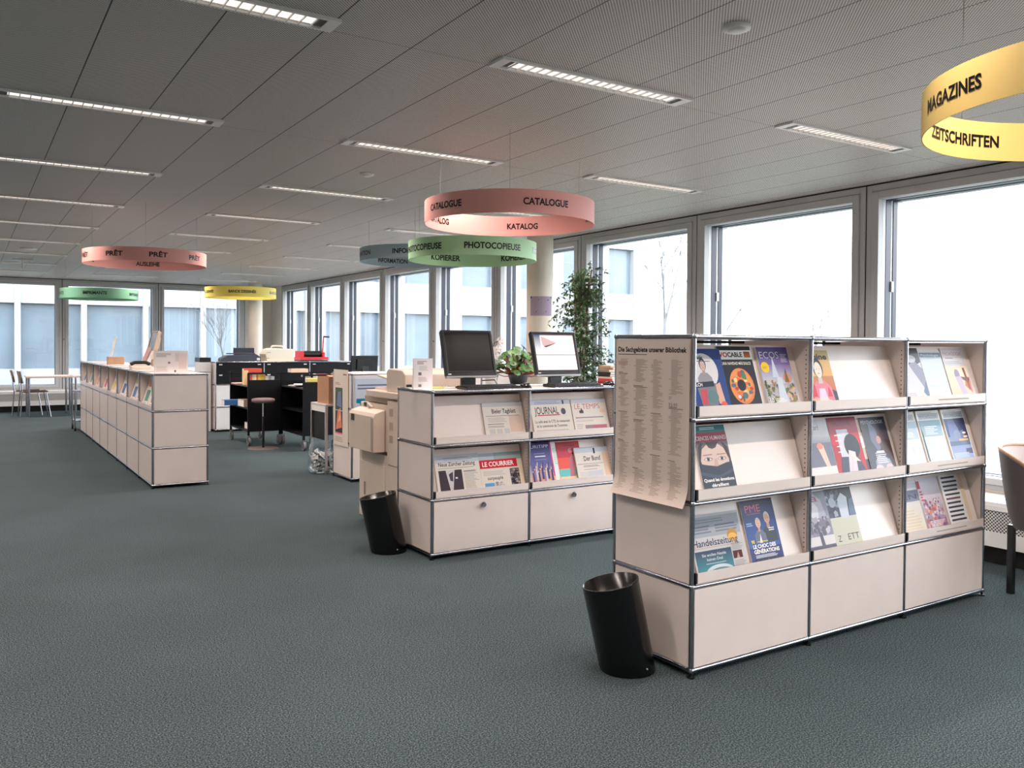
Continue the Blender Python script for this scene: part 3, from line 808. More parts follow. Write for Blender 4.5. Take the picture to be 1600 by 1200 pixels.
periodical('magazine with a dark blue harbour scene, right of three in the middle right compartment', 'magazine', NEAR, 2, 1.975, s, thick=.008)
# ---- near rack, third row
s = base(.315, .270, (206,202,198), (196,200,206))
s.quad(.02,.64,.98,.96,(170,176,186),(164,170,180)); s.lines(.04,.70,.45,.84,3,(130,136,148),seed=3); s.lines(.5,.70,.95,.84,3,(130,136,148),seed=4); s.lines(.1,.86,.9,.94,2,(140,146,156),seed=6); s.quad(.0,.66,.06,.76,(60,56,66)); s.ell(.80,.62,.10,.10,(196,150,90)); s.ell(.80,.58,.09,.07,(236,190,110))
s.txt('Handelszeitung',.03,.50,.11,(52,58,92),.004,width=.86); s.lines(.03,.47,.9,.48,1,(206,130,110)); s.quad(.03,.02,.72,.43,(86,160,170),(78,86,112)); s.txt('Sie wollen Nestle',.38,.34,.045,(222,222,226),.006,width=.46,align='c'); s.txt('keinen Deal',.38,.27,.045,(222,222,226),.006,width=.30,align='c'); s.lines(.2,.22,.6,.24,1,(196,206,212))
s.ell(.44,.08,.27,.12,(206,216,222)); s.ell(.46,.05,.24,.10,(120,146,156)); s.ell(.46,.035,.20,.05,(214,222,226)); s.pol([(.5,.02),(.56,.10),(.6,.02)],(64,80,86)); s.quad(.74,.24,.92,.36,(96,64,66)); s.pol([(.80,.24),(.86,.24),(.84,.34)],(206,150,140)); s.lines(.74,.03,.96,.22,8,(176,170,168),seed=7); s.lines(.74,.38,.96,.50,6,(176,170,168),seed=9)
periodical('newspaper with a teal photo panel, lower left compartment of the near rack', 'newspaper', NEAR, 1, .040, s, thick=.012, glossy=False)
s = base(.213, .303, (20,50,120), (16,24,64))
s.quad(0,.30,1,.90,(40,84,160),(18,36,96)); s.txt('PME',.12,.82,.11,(214,96,120),.0,width=.46); s.lines(.14,.79,.58,.81,1,(190,70,96)); s.person(.72,.36,.46,.92,(206,160,136),(200,190,184),(44,52,66)); s.person(.42,.36,.38,.98,(214,172,150),(206,200,196),(96,108,130)); s.pol([(.36,.36),(.44,.36),(.42,.50)],(230,230,236))
s.quad(.12,.03,.92,.15,(24,30,64)); s.txt('90',.10,.365,.05,(248,206,60),.03); s.lines(.28,.375,.62,.395,1,(248,206,60)); s.txt('LE CHOC DES',.12,.29,.055,W_,.035,width=.70); s.txt('GÉNÉRATIONS',.12,.215,.055,W_,.035,width=.78); s.lines(.14,.15,.84,.20,3,(216,220,236),seed=4); s.lines(.70,.52,.9,.58,2,(216,220,230),seed=9); s.pol([(.14,.05),(.22,.05),(.18,.13)],(206,70,70)); s.pol([(.5,.07),(.58,.05),(.5,.13)],(206,110,110)); s.lines(.06,.62,.26,.68,2,(150,180,220),seed=3)
periodical('dark blue magazine with two men and bold white headline, lower left compartment', 'magazine', NEAR, 1, .382, s, lift=.004)
s = base(.212, .303, (120,122,140), (150,152,166))
s.quad(0,.30,1,1,(140,142,158),(120,124,142)); s.pol([(.2,.62),(.9,.56),(.8,.86),(.56,.98),(.28,.88)],(166,168,182)); s.pol([(.40,.58),(.6,.50),(.66,.74),(.5,.86),(.36,.74)],(206,206,214)); s.txt('ra',.16,.84,.13,(150,60,84),.0,width=.56); s.txt('mna',.40,.74,.06,(220,220,226),.0); s.scatter(.05,.30,.95,.60,60,[(96,92,110),(166,160,176),(196,190,200),(120,112,130)],.07,seed=5); s.quad(.0,.16,1,.30,(214,210,212)); s.pol([(.52,0),(.66,0),(.6,.36),(.50,.36)],(84,82,100)); s.quad(0,0,1,.15,(88,86,106)); s.lines(.1,.05,.8,.1,2,(190,190,200),seed=2)
periodical('grey-violet magazine, left one in the lower middle compartment of the near rack', 'magazine', NEAR, 1, .768, s)
s = base(.206, .305, (196,196,176), (200,200,182))
s.quad(0,.54,1,1,(50,56,84),(30,30,44)); s.scatter(.0,.54,.5,.98,40,[(30,32,48),(70,76,104),(150,156,176),(60,60,84)],.07,seed=6); s.pol([(.42,.52),(.72,.52),(.78,.84),(.60,.92),(.42,.82)],(196,202,216)); s.pol([(.74,.54),(1,.54),(1,.82),(.84,.80)],(96,110,140)); s.ell(.2,.78,.12,.08,(170,176,190)); s.txt('Z',.12,.16,.10,(50,50,52),-.002); s.txt('ETT',.50,.17,.10,(50,50,52),-.002,width=.42)
periodical('magazine with a sage green lower half, right one in the lower middle compartment', 'magazine', NEAR, 1, .978, s)
s = base(.207, .295, (226,212,190), (206,206,210)); s.quad(0,.62,1,.82,(130,132,156),(110,112,136)); s.txt('EN',.30,.66,.09,(76,76,106),.01,width=.6); s.lines(.1,.08,.9,.5,8,(212,196,172),seed=4); s.quad(0,.86,1,.95,(180,180,192))
periodical('sand coloured magazine at the left of the lower right compartment', 'magazine', NEAR, 1, 1.530, s)
s = base(.198, .295, (150,120,146), (206,208,220)); s.quad(0,.50,1,1,(196,176,186),(212,214,224)); s.scatter(.06,.10,.96,.62,120,[(196,110,110),(226,170,150),(150,110,140),(212,200,210),(226,140,110),(120,96,130)],.05,seed=2); s.quad(0,.82,.14,.96,(170,50,74)); s.lines(.2,.10,.9,.24,5,(232,222,226),seed=6); s.lines(.05,.60,.2,.8,4,(196,90,110),seed=8)
periodical('mauve and pink patterned magazine, middle of the lower right compartment', 'magazine', NEAR, 1, 1.742, s)
s = base(.212, .297, (232,232,234), (226,226,230))
for k in range(12): s.quad(.08,.93-.078*k,.70+.03*((k*5)%3),.965-.078*k,(112,84,96) if k == 5 else (66,68,82))
s.quad(.84,0,1,1,(226,206,180))
periodical('white magazine with dark horizontal stripes, right of the lower right compartment', 'magazine', NEAR, 1, 1.956, s, thick=.010)

# ---- rack with monitors
def news(w, h): 
    s = base(w, h, (224,214,202), (222,216,208)); return s
s = news(.322,.256); s.quad(0,.88,1,1,(186,188,194)); s.txt('Bieler Tagblatt',.22,.70,.12,(44,46,52),.015,width=.60); s.lines(.06,.62,.94,.65,1,(150,140,136)); s.lines(.10,.46,.6,.60,4,(196,186,180),seed=3); s.quad(.62,.18,.94,.62,(222,190,172),(214,196,184)); s.lines(.08,.40,.5,.43,1,(90,86,88)); s.lines(.08,.32,.6,.37,2,(150,146,146),seed=5)
for k in range(3): s.quad(.1+.18*k,.06,.24+.18*k,.28,(200,198,198))
periodical('newspaper beside an empty space, top left of the monitor rack', 'newspaper', MID, 2, .410, s, thick=.010, glossy=False, group='news')
s = news(.345,.262); s.quad(0,.86,1,1,(186,190,206)); s.lines(.1,.88,.8,.96,2,(150,158,186),seed=3); s.quad(.80,.86,.84,.97,(70,74,96)); s.txt('JOURNAL',.08,.60,.20,(44,46,66),.004,width=.60); s.lines(.14,.555,.70,.585,1,(206,50,76),fill=.9,ragged=0); s.ell(.80,.66,.06,.09,(90,92,110)); s.txt('La salle avec le CTS, le restaurant',.06,.36,.075,(80,82,100),.01,width=.86); s.txt('et la commune de Tavannes',.08,.24,.075,(80,82,100),.01,width=.76); s.lines(.06,.04,.9,.18,4,(186,176,176),seed=4)
periodical('newspaper with a red underlined title in the monitor rack', 'newspaper', MID, 2, .800, s, thick=.014, glossy=False, group='news')
s = news(.312,.262); s.quad(0,.86,1,1,(196,196,204)); s.txt('LE TEMPS',.08,.70,.15,(200,100,100),-.004,width=.74); s.quad(.20,.58,.32,.66,(90,84,92)); s.pol([(.24,.66),(.3,.66),(.27,.74)],(90,84,92)); s.lines(.06,.44,.92,.50,1,(150,140,150)); s.lines(.06,.34,.6,.40,2,(196,186,190),seed=4); s.quad(.30,.05,.94,.24,(170,110,120),(186,120,130)); s.quad(.30,.05,.52,.24,(156,136,140)); s.lines(.05,.05,.25,.30,5,(196,188,188),seed=6); s.quad(.8,.58,.95,.68,(236,196,170))
periodical('newspaper with a thin red serif title, top middle compartment of the monitor rack', 'newspaper', MID, 2, 1.158, s, thick=.010, glossy=False, group='news')
s = news(.335,.270); s.quad(0,.80,1,1,(190,196,206)); s.lines(.2,.86,.9,.95,2,(160,168,182),seed=3); s.txt('Neue Zürcher Zeitung',.08,.72,.10,(50,52,64),.012,width=.82); s.lines(.06,.66,.9,.69,1,(170,164,158)); s.quad(.06,.12,.58,.62,(70,62,70)); s.pol([(.22,.62),(.42,.62),(.34,.12),(.28,.12)],(206,202,206)); s.pol([(.28,.52),(.38,.58),(.36,.34),(.30,.36)],(80,76,86)); s.quad(.42,.40,.47,.44,(220,220,224)); s.lines(.62,.12,.95,.60,14,(186,180,174),seed=5); s.lines(.62,.56,.9,.60,1,(120,116,118))
periodical('newspaper with a dark suit photo, lower left of the monitor rack', 'newspaper', MID, 1, .050, s, thick=.012, glossy=False, group='news')
s = news(.340,.262); s.quad(0,.80,1,1,(176,186,200)); s.quad(.35,.80,1,1,(150,166,170)); s.quad(0,.60,.88,.82,(206,44,58)); s.txt('LE COURRIER',.06,.65,.12,W_,.02,width=.74); s.txt('surpeuplé',.14,.30,.09,(66,60,64),.012,width=.36); s.lines(.06,.42,.6,.54,3,(196,186,184),seed=3); s.quad(.06,.05,.28,.22,(96,160,206)); s.scatter(.30,.05,.52,.24,30,[(176,176,172),(150,150,146),(206,200,196)],.03,seed=3); s.quad(.68,.12,.90,.56,(84,76,84)); s.scatter(.69,.13,.89,.54,50,[(60,52,58),(130,116,116),(176,166,160),(44,40,46)],.03,seed=4); s.quad(.9,0,1,.8,(232,214,186))
periodical('newspaper with white title on a red band, lower row of the monitor rack', 'newspaper', MID, 1, .386, s, thick=.012, glossy=False, group='news')
s = base(.197,.312, (236,180,110), (50,48,120)); s.quad(0,.30,1,1,(110,110,170),(44,42,106)); s.txt('JURITIPP',.02,.87,.075,(206,206,226),-.002,width=.86); s.lines(.2,.74,.7,.76,1,(150,150,196)); s.lines(.24,.67,.70,.71,1,W_,ragged=0); s.lines(.24,.60,.74,.62,1,(150,150,196)); s.quad(.94,0,1,1,(206,60,140)); s.quad(0,0,1,.22,(240,186,96),(236,150,120)); s.quad(.4,0,1,.06,(220,70,130))
rp = random.Random(4)
for k in range(11):
    cx = .06 + .08*k; b0 = .06 + .05*(k % 3); c = [(70,60,110),(150,120,160),(206,196,196),(60,56,90),(196,150,150)][k % 5]
    s.pol([(cx-.04,b0),(cx+.05,b0),(cx+.04,b0+.24),(cx-.03,b0+.24)], c); s.ell(cx, b0+.28, .03, .022, (224,180,150), n=10); s.pol([(cx+.03,b0+.20),(cx+.09,b0+.38),(cx+.07,b0+.40),(cx,b0+.24)], c)
periodical('purple magazine with a cheering crowd, lower middle compartment of the monitor rack', 'magazine', MID, 1, .797, s, thick=.008, group='news')
s = base(.21,.305, (226,196,160), (206,60,66)); s.quad(0,.56,1,1,(196,60,84),(186,44,60)); s.quad(0,.84,1,1,(176,44,56)); s.lines(.30,.89,.80,.93,1,(110,30,44),ragged=0); s.quad(0,.36,.55,.62,(234,84,70)); s.quad(0,.18,1,.34,(96,190,190)); s.pol([(.42,.04),(.62,.04),(.66,.50),(.80,.70),(.66,.74),(.46,.56)],(190,110,130)); s.ell(.58,.78,.10,.06,(214,120,130)); s.pol([(.62,.72),(.9,.8),(.9,.5),(.74,.6)],(40,34,44)); s.quad(0,0,1,.17,(230,206,170)); s.ell(.55,.04,.1,.03,(80,90,80))
periodical('red and turquoise magazine partly behind a newspaper, lower row of the monitor rack', 'magazine', MID, 1, 1.037, s, thick=.006, group='news')
s = news(.312,.252); s.quad(0,.84,1,1,(186,196,206)); s.quad(.55,.80,.60,.96,(50,56,72)); s.txt('Der Bund',.24,.60,.14,(70,64,70),.015,width=.48); s.lines(.04,.50,.92,.54,1,(170,164,164)); s.lines(.2,.42,.72,.48,2,(140,138,146),seed=3); s.lines(.2,.34,.6,.38,1,(170,166,170)); s.lines(.06,.06,.5,.30,7,(200,196,196),seed=6); s.quad(.30,.06,.74,.30,(200,200,206)); s.quad(.80,.04,.96,.84,(226,196,172))
periodical('newspaper with blackletter title, rightmost in the lower row of the monitor rack', 'newspaper', MID, 1, 1.182, s, thick=.012, lift=.009, glossy=False, group='news')
s = base(.05,.30,(226,232,230)); s.lines(.2,.5,.8,.9,8,(190,206,206))
periodical('white booklet edge between the purple and the red magazine', 'magazine', MID, 1, .996, s, thick=.004, group='news')

# ---- leaflets in the slots of the left counter
SLOT = ['nearest','second','third','fourth','fifth','sixth','seventh','farthest']
rl = random.Random(11)
pal = [(206,60,70),(60,100,160),(236,200,90),(80,140,120),(150,100,150),(230,230,226),(40,50,80),(226,140,80)]
for i in range(8):
    for q in range(2):
        s = base(.21, .28, (236,232,226)); a = rl.choice(pal); b = rl.choice(pal)
        s.quad(0,.72,1,1,a); s.quad(.1,.2,.9,.6,b); s.lines(.1,.05,.8,.16,3,(150,150,150),seed=i)
        xl = (7 - i) * .75 + (.46 if q == 0 else .14)
        periodical('leaflet in the %s slot of the long left counter, %s of its pair' % (SLOT[i], 'near one' if q == 0 else 'far one'), 'leaflet',
                   (CNT[0], CNT[1] + 6.0), 2, xl, s, rotz=-pi/2, thick=.006)['group'] = 'leaflets in the left counter'

# ---- subject poster on the end of the near rack (hangs on the outer face, facing -x)
PW, PH = 0.476, 0.705
def poster_map(x, y, z):
    curl = 0.030 * max(0.0, (0.10 - y) / 0.10) ** 2 + 0.004 * max(0.0, (0.35 - y) / 0.35)
    return (NEAR[0] - 0.0122 - curl - z, NEAR[1] + 0.488 - x, 0.712 + y)
s = Sheet(PW, PH, poster_map); s.z = 0.0006
s.grid(2, 40, (220,205,196))
s.txt('Die Sachgebiete unserer Bibliothek', .03, .922, .031, (24,24,28), .032, width=.93)
s.lines(.03, .903, .44, .912, 1, (70,64,66), ragged=0)
rp = random.Random(21)
for c, (x0, x1) in enumerate(((.04,.20),(.26,.46),(.50,.68),(.74,.93))):
    y = .872
    gaps = {0:[.80,.70,.55,.36],1:[.72,.50,.20],2:[.56,.30],3:[.60,.28]}[c]
    while y > .03:
        if 0.59 < y < .665 and c == 3: y -= .004; continue
        if any(abs(y - g) < .012 for g in gaps): y -= .010; continue
        d = (184,168,156); xs = x0 + (.03 if rp.random() < .8 else 0)
        if any(abs(y - g + .018) < .006 for g in gaps): d = (130,118,112); xs = x0
        s.z = .0010
        s.quad(xs, y, xs + (x1 - xs) * rp.uniform(.35, .98), y + .0042, d); y -= .0082
s.z = .0008; s.quad(.03,.835,.17,.862,(204,172,162)); s.z = .0012; s.txt('07', .74, .635, .020, (120,108,104), -.01); s.txt('93/99', .74, .592, .024, (120,108,104), -.01)
tag(s.build('wall_poster', cover_mt, color=True), 'large beige paper list of subjects hung on the end of the near magazine rack', 'poster')
# ---- posters on the cream unit behind the copier
s = Sheet(.40, .78, lambda x, y, z: (REAR[0] - 0.0122 - z, REAR[1] + 0.47 - x, 0.34 + y)); s.z = .0006
s.grid(1, 1, (222,212,200)); s.quad(.12,.16,.62,.76,(60,50,60),(84,110,84)); s.pol([(.16,.20),(.58,.24),(.50,.50),(.30,.46)],(224,140,110)); s.pol([(.22,.52),(.56,.50),(.5,.72),(.3,.70)],(120,130,170)); s.pol([(.3,.3),(.5,.34),(.46,.44)],(240,190,150)); s.quad(.12,.15,.62,.17,(226,110,130)); s.quad(.12,.455,.62,.468,(200,180,180)); s.lines(.10,.80,.5,.84,2,(196,150,130)); s.quad(.66,.93,.9,.945,(110,100,100)); s.lines(.12,.05,.8,.12,3,(190,170,160),seed=5)
tag(s.build('wall_poster', cover_mt, color=True), 'narrow dark-picture poster on the end of the cream unit by the cardboard box', 'poster')
s = Sheet(.70, .66, lambda x, y, z: (REAR[0] + 0.025 + x, REAR[1] - 0.0122 - z, 0.40 + y)); s.z = .0006
s.grid(1, 1, (216,220,228)); s.quad(0,.42,1,.96,(190,200,216)); s.lines(.04,.80,.80,.90,2,(110,120,150),seed=2,ragged=.1); s.scatter(.02,.40,.98,.66,60,[(20,120,150),(40,70,110),(30,140,160)],.07,seed=4); s.quad(.02,.40,.98,.46,(206,110,190)); s.scatter(.02,.04,.9,.28,50,[(60,150,160),(216,226,230),(130,170,190)],.05,seed=6)
tag(s.build('wall_poster', cover_mt, color=True), 'pale blue poster with teal shapes on the front of the cream unit behind the copier', 'poster')
# drawing on the column
RC = 0.149
s = Sheet(.27, .215, lambda x, y, z: (5.40 + (RC+z)*cos(-2.02+(x-.135)/RC), 7.83 + (RC+z)*sin(-2.02+(x-.135)/RC), 1.71 + y)); s.z = .0005
s.grid(16, 1, (150,134,150)); 
for (x0, sg) in ((.26, 1), (.66, 1)):
    s.pol([(x0,.18),(x0+.03,.18),(x0+.14,.84),(x0+.11,.86)],(60,52,70)); s.pol([(x0-.08,.14),(x0+.16,.12),(x0+.16,.18),(x0-.08,.20)],(70,62,80)); s.pol([(x0+.10,.84),(x0+.24,.70),(x0+.24,.64),(x0+.1,.78)],(70,62,80))
s.quad(.0,.90,.07,1,(60,70,150)); s.quad(.93,.90,1,1,(60,70,150))
tag(s.build('pinned_drawing', cover_mt, color=True), 'mauve sheet with a dark drawing taped round the pale column', 'picture')

# ================================================================ ON THE MONITOR RACK
TOPZ = BASE + 3 * ROW + 0.0065
def monitor(label, x, y, z, rotz=0.0, w=0.40, h=0.325, lift=0.085, tilt=16, screen=None, smat=None, name='computer_monitor', body=None, group='computer monitors'):
    body = body or black_pl
    t = thing(name, label, 'monitor', (x, y, z), rotz, group)
    X = Matrix.Translation((0, 0, lift)) @ Matrix.Rotation(radians(-tilt), 4, 'X')
    m = MB(); m.xf = X
    m.ring(-w/2, w/2, 0.0, h, 0.020, -0.012, 0.012); m.box(-w/2+.02, w/2-.02, -0.011, 0.012, 0.02, 0.034)
    m.box(-w/2+.004, w/2-.004, 0.002, 0.030, 0.004, h-.004); m.box(-w*.32, w*.32, 0.030, 0.055, h*.15, h*.8)
    m.build('housing', body, t, bevel=0.003)
    m = MB(); m.xf = X; m.box(-w/2+.002, w/2-.002, -0.010, 0.02, -0.012, 0.0).build('lower_trim', grey_mt, t)
    sc = screen if screen else None
    if sc is None:
        m = MB(); m.xf = X; m.box(-w/2+.019, w/2-.019, -0.006, 0.001, 0.033, h-.019).build('screen', smat or MATS['screen_off'], t)
    else:
        sc.fn = None
        for i, p in enumerate(sc.v):
            q = X @ Vector((-w/2+.019+p[0], -0.006-p[2], 0.033+p[1])); sc.v[i] = (q.x, q.y, q.z)
        sc.build('screen', MATS['lit_screen'], t, color=True)
    m = MB(); m.box(-0.055, 0.055, 0.035, 0.065, 0.012, lift+.10); m.build('stand_neck', body, t, bevel=0.004)
    MB().lathe([(0.0,0.016),(0.075,0.014),(0.085,0.008),(0.088,0.0)], c=(0,0.055,0), n=28).build('stand_base', body, t)
    m = MB(); m.xf = X; m.box(-w/2+.012, -w/2+.036, -0.0135, -0.0115, 0.008, 0.014).build('badge', white_mt, t)
    return t
mat('screen_off', (15,12,11), rough=0.22, spec=0.35)
printed('lit_screen', 0.3, emission=0.40)
monitor('black monitor with a dark screen, left one on the newspaper rack', 2.925, 5.06, TOPZ)
s = Sheet(.362, .273); s.quad(0,0,1,1,(240,216,212),(238,208,204)); s.quad(0,.48,.16,1,(210,206,210),(60,76,96)); s.quad(.16,.97,1,1,(120,110,120)); s.pol([(.18,.94),(.24,.92),(.55,.76),(.24,.66),(.20,.70)],(176,150,150)); s.pol([(.22,.66),(.55,.76),(.50,.73),(.28,.63)],(84,60,64)); s.quad(0,.415,1,.432,(96,80,84)); s.quad(0,.445,1,.47,(226,200,180))
monitor('black monitor with a lit pale page, right one on the newspaper rack', 3.665, 5.06, TOPZ, screen=s)
def keyboard(label, x, y, z, rotz=0.0):
    t = thing('keyboard', label, 'keyboard', (x, y, z), rotz, 'keyboards on the newspaper rack')
    MB().prism([(-0.075,0),(0.075,0),(0.075,0.022),(0.06,0.024),(-0.075,0.010)], 0, -0.22, 0.22).build('case', black_pl, t, bevel=0.003)
    k = MB()
    for r in range(5):
        for c in range(18):
            xx = -0.205 + c*0.023; yy = -0.058 + r*0.022; zz = 0.012 + (yy+0.075)*0.093
            k.box(xx, xx+0.019, yy, yy+0.018, zz-0.002, zz+0.007)
    k.build('keys', dark_gr, t)
def mouse(label, x, y, z):
    t = thing('computer_mouse', label, 'mouse', (x, y, z), 0.2, 'mice on the newspaper rack')
    m = MB(); m.sph((0,0,0.0), 0.034, n=16, m=10, sc=(0.95,1.65,1.05)); 
    m.v = [(a,b,max(c,0.0)) for a,b,c in m.v]; m.build('shell', black_gl, t)
    MB().cyl((-0.004,-0.034,0.030),(0.004,-0.034,0.030),0.007,n=10).build('scroll_wheel', dark_gr, t)
keyboard('black keyboard in front of the dark monitor', 3.00, 4.935, TOPZ)
keyboard('black keyboard in front of the lit monitor', 3.71, 4.935, TOPZ)
mouse('black mouse between the two keyboards on the newspaper rack', 3.30, 4.955, TOPZ)
mouse('black mouse at the right beside the near rack', 4.055, 4.955, TOPZ)
for (x, n) in ((3.13, 'dark'), (3.86, 'lit')):
    tag(MB().tube([(x-.1,5.10,TOPZ+.05),(x-.02,5.06,TOPZ+.055),(x+.04,5.12,TOPZ+.02),(x+.10,5.2,TOPZ+.004),(x+.2,5.3,TOPZ+.004)], .004, n=6).build('cable', black_pl), 'thin black cable trailing behind the %s monitor' % n, 'cable', 'monitor cables')
# leaflet stand
t = thing('sign_holder', 'upright white leaflet card at the left end of the newspaper rack', 'sign', (2.55, 5.06, TOPZ))
s = Sheet(.142, .205, lambda x, y, z: (x-.071, -0.002-z, y)); s.quad(0,0,1,1,(236,230,232)); s.lines(.2,.82,.7,.94,3,(130,124,130),seed=2); s.lines(.3,.62,.8,.78,4,(190,186,190),seed=3); s.quad(.26,.46,.42,.56,(120,116,122)); s.lines(.26,.26,.85,.42,4,(186,180,186),seed=5); s.quad(.26,.08,.42,.17,(130,126,130))
s.build('printed_card', cover_mt, t, color=True)
MB().box(-.073,.073,0,.003,0,.207).box(-.073,.073,-.02,.05,0,.003).build('clear_stand', paper, t)
tag(MB().box(2.60,2.72,5.08,5.16,TOPZ,TOPZ+.012).build('note_pad', mat('yellow_pad',(226,206,120),rough=.8)), 'yellow note pad beside the white leaflet card', 'note pad')
# pile of books at the right end
rb = random.Random(5); zc = TOPZ
for k, c in enumerate([(150,40,54),(196,60,70),(206,190,170),(60,56,60),(46,42,48),(150,140,130),(196,160,130),(206,176,146)]):
    hgt = .014 + .008*rb.random(); w = .20 - .004*k; dx = rb.uniform(-.01,.01)
    t = thing('book', 'book in the pile beside the near rack, %s from the bottom' % ORD[k], 'book', (4.32+dx, 5.22, zc), rb.uniform(-.12,.12), 'pile of books on the newspaper rack')
    MB().box(-w/2, w/2, -.075, .075, .0015, hgt-.0015).build('pages', paper, t)
    MB().box(-w/2-.004, w/2+.002, -.079, .079, 0, .0015).box(-w/2-.004, w/2+.002, -.079, .079, hgt-.0015, hgt).box(-w/2-.004, -w/2, -.079, .079, .0015, hgt-.0015).build('cover', mat('book_cloth_%d' % k, c, rough=.6), t)
    zc += hgt + .0003

# ================================================================ WASTE BINS
def bin_(label, x, y):
    t = thing('waste_bin', label, 'bin', (x, y, 0), 0, 'leaning black waste bins')
    r, h = .122, .375; ax = Vector((-cos(THETA), sin(THETA), 0)); sh = ax * .078
    C = Vector((0,0,h)) + sh; a = C.normalized(); e1 = (ax - a*ax.dot(a)).normalized(); e2 = a.cross(e1); n = 40
    m = MB(); rows = []
    def rim(rr, dz=0.0): return [m.P(C + a*dz + e1*rr*cos(2*pi*k/n) + e2*rr*sin(2*pi*k/n)) for k in range(n)]
    def bot(rr, z): 
        o = sh * (z / h); return [m.P(o + Vector((0,0,z)) + ax*rr*cos(2*pi*k/n) + Vector((0,0,1)).cross(ax)*rr*sin(2*pi*k/n)) for k in range(n)]
    rows = [bot(r*.97,0.0), bot(r*.99,0.006), rim(r*1.0,-.012), rim(r*1.012,-.006), rim(r*1.012,0.0), rim(r*.97,0.0), bot(r*.95,0.012)]
    for A, B in zip(rows, rows[1:]):
        for k in range(n): m.F((A[k], A[(k+1)%n], B[(k+1)%n], B[k]), True)
    m.F(bot(r*.95,.012)); m.F(bot(r*.97,0.0)[::-1])
    m.build('bin_body', black_gl, t)
    p = Vector((0,0,.03)) + Vector((sin(-THETA)*-.0, 0, 0))
    d = (ax * -0.62 + Vector((-sin(THETA), -cos(THETA), 0)) * 0.78).normalized()
    q = sh * .08 + Vector((0,0,.032)) + d * r * .985
    MB().sph(q, .005, n=8, m=6).build('rivet', steel, t)
bin_('leaning black waste bin against the near magazine rack', 2.388, 2.775)
bin_('leaning black waste bin against the newspaper rack, beside the copier', 2.375, 5.20)

# ================================================================ PHOTOCOPIER
t = thing('photocopier', 'large beige photocopier between the newspaper rack and the cream unit', 'photocopier', (2.60, 5.46, 0))
# local: x from the visible side into the room, y away from the camera
MB().box(0, .62, 0, .80, .045, .56).build('paper_cabinet', beige_pl, t, bevel=.006)
d = MB().box(-.006, 0, .30, .78, .07, .48).build('side_panel', beige_pl, t, bevel=.003)
MB().box(-.014, -.006, .66, .675, .22, .32).build('recessed_grip', beige_dk, d)
MB().box(-.004, .62, 0, .27, .045, .97).build('end_column', beige_pl, t, bevel=.006)
e = MB().box(.0, .62, .27, .78, .585, .935).build('engine_housing', beige_pl, t, bevel=.008)
MB().box(.03, .60, .01, .77, .94, .985).build('scanner_bed', beige_dk, t, bevel=.006)
MB().box(-.01, .62, -.01, .66, .985, 1.035).build('platen_rim', beige_pl, t, bevel=.008)
f = MB(); f.prism([(.02,1.036),(.34,1.036),(.34,1.18),(.30,1.205),(.07,1.20),(.02,1.17)], 0, .02, .60)
f.build('document_feeder', beige_pl, t, bevel=.008)
MB().prism([(.335,1.10),(.64,1.135),(.64,1.15),(.335,1.115)], 0, .08, .50).build('feeder_tray', beige_pl, t, bevel=.003)
MB().box(.07, .5, .45, .66, 1.036, 1.05).build('sheet_stack', mat('pinkish_paper',(226,200,190),rough=.8), t)
b = MB(); b.prism([(-.10,.585),(-.10,.85),(-.085,.875),(-.005,.90),(-.005,.585)], 1, .30, .77).build('bypass_tray', beige_pl, t, bevel=.006)
b = t.children[-1]
MB().box(-.108, -.10, .30, .33, .60, .84).build('tray_hinge', beige_dk, b); MB().box(-.104, -.10, .66, .72, .80, .85).build('warning_sticker', dark_gr, b)
for z in (.86, .76, .665): MB().box(-.0065, -.004, .17, .225, z, z+.055).build('label_sticker', beige_dk, t)
MB().box(-.0065, -.004, .08, .24, .50, .503).build('seam', dark_gr, t)
MB().tube([(-.012,.52,.905),(-.03,.55,.93),(-.012,.58,.905)], .009).build('handle', white_mt, t)
MB().box(-.006, .0, .66, .70, .905, .935).build('sticker', dark_gr, t)
for (x, y) in ((.06,.08),(.06,.72),(.56,.08),(.56,.72)):
    MB().cyl((x-.012,y,.024),(x+.012,y,.024),.024,n=14).box(x-.02,x+.02,y-.02,y+.02,.04,.05).build('caster', black_pl, t)
MB().box(.02,.022+.04,-.006,-.002,1.06,1.10).build('warning_sticker', dark_gr, t)

# ================================================================ PLANTS
def leaves(mb, c, dirv, L, Wd, roll):
    """one pointed leaf as a slightly folded pair of faces"""
    d = dirv.normalized(); sd = d.cross(Vector((0,0,1)))
    if sd.length < 1e-3: sd = Vector((1,0,0))
    sd = (Matrix.Rotation(roll, 3, d) @ sd.normalized()); up = sd.cross(d)
    a = mb.P(c); m1 = mb.P(c + d*L*.45 + sd*Wd*.5 + up*Wd*.12); m2 = mb.P(c + d*L*.45 - sd*Wd*.5 + up*Wd*.12); m0 = mb.P(c + d*L*.5); e = mb.P(c + d*L - Vector((0,0,L*.12)))
    mb.F((a, m1, m0)); mb.F((m1, e, m0)); mb.F((m0, e, m2)); mb.F((a, m0, m2))
t = thing('weeping_fig', 'tall slender green indoor tree in front of the windows behind the lit monitor', 'plant', (5.26, 6.86, 0))
MB().lathe([(0,.0),(.15,0),(.19,.30),(.20,.32),(.18,.32),(.17,.28),(0,.27)], n=28).build('pot', terracotta, t)
MB().cyl((0,0,.27),(0,0,.29),.165,n=24).build('soil', soil, t)
rf = random.Random(8); st = MB(); lf = MB()
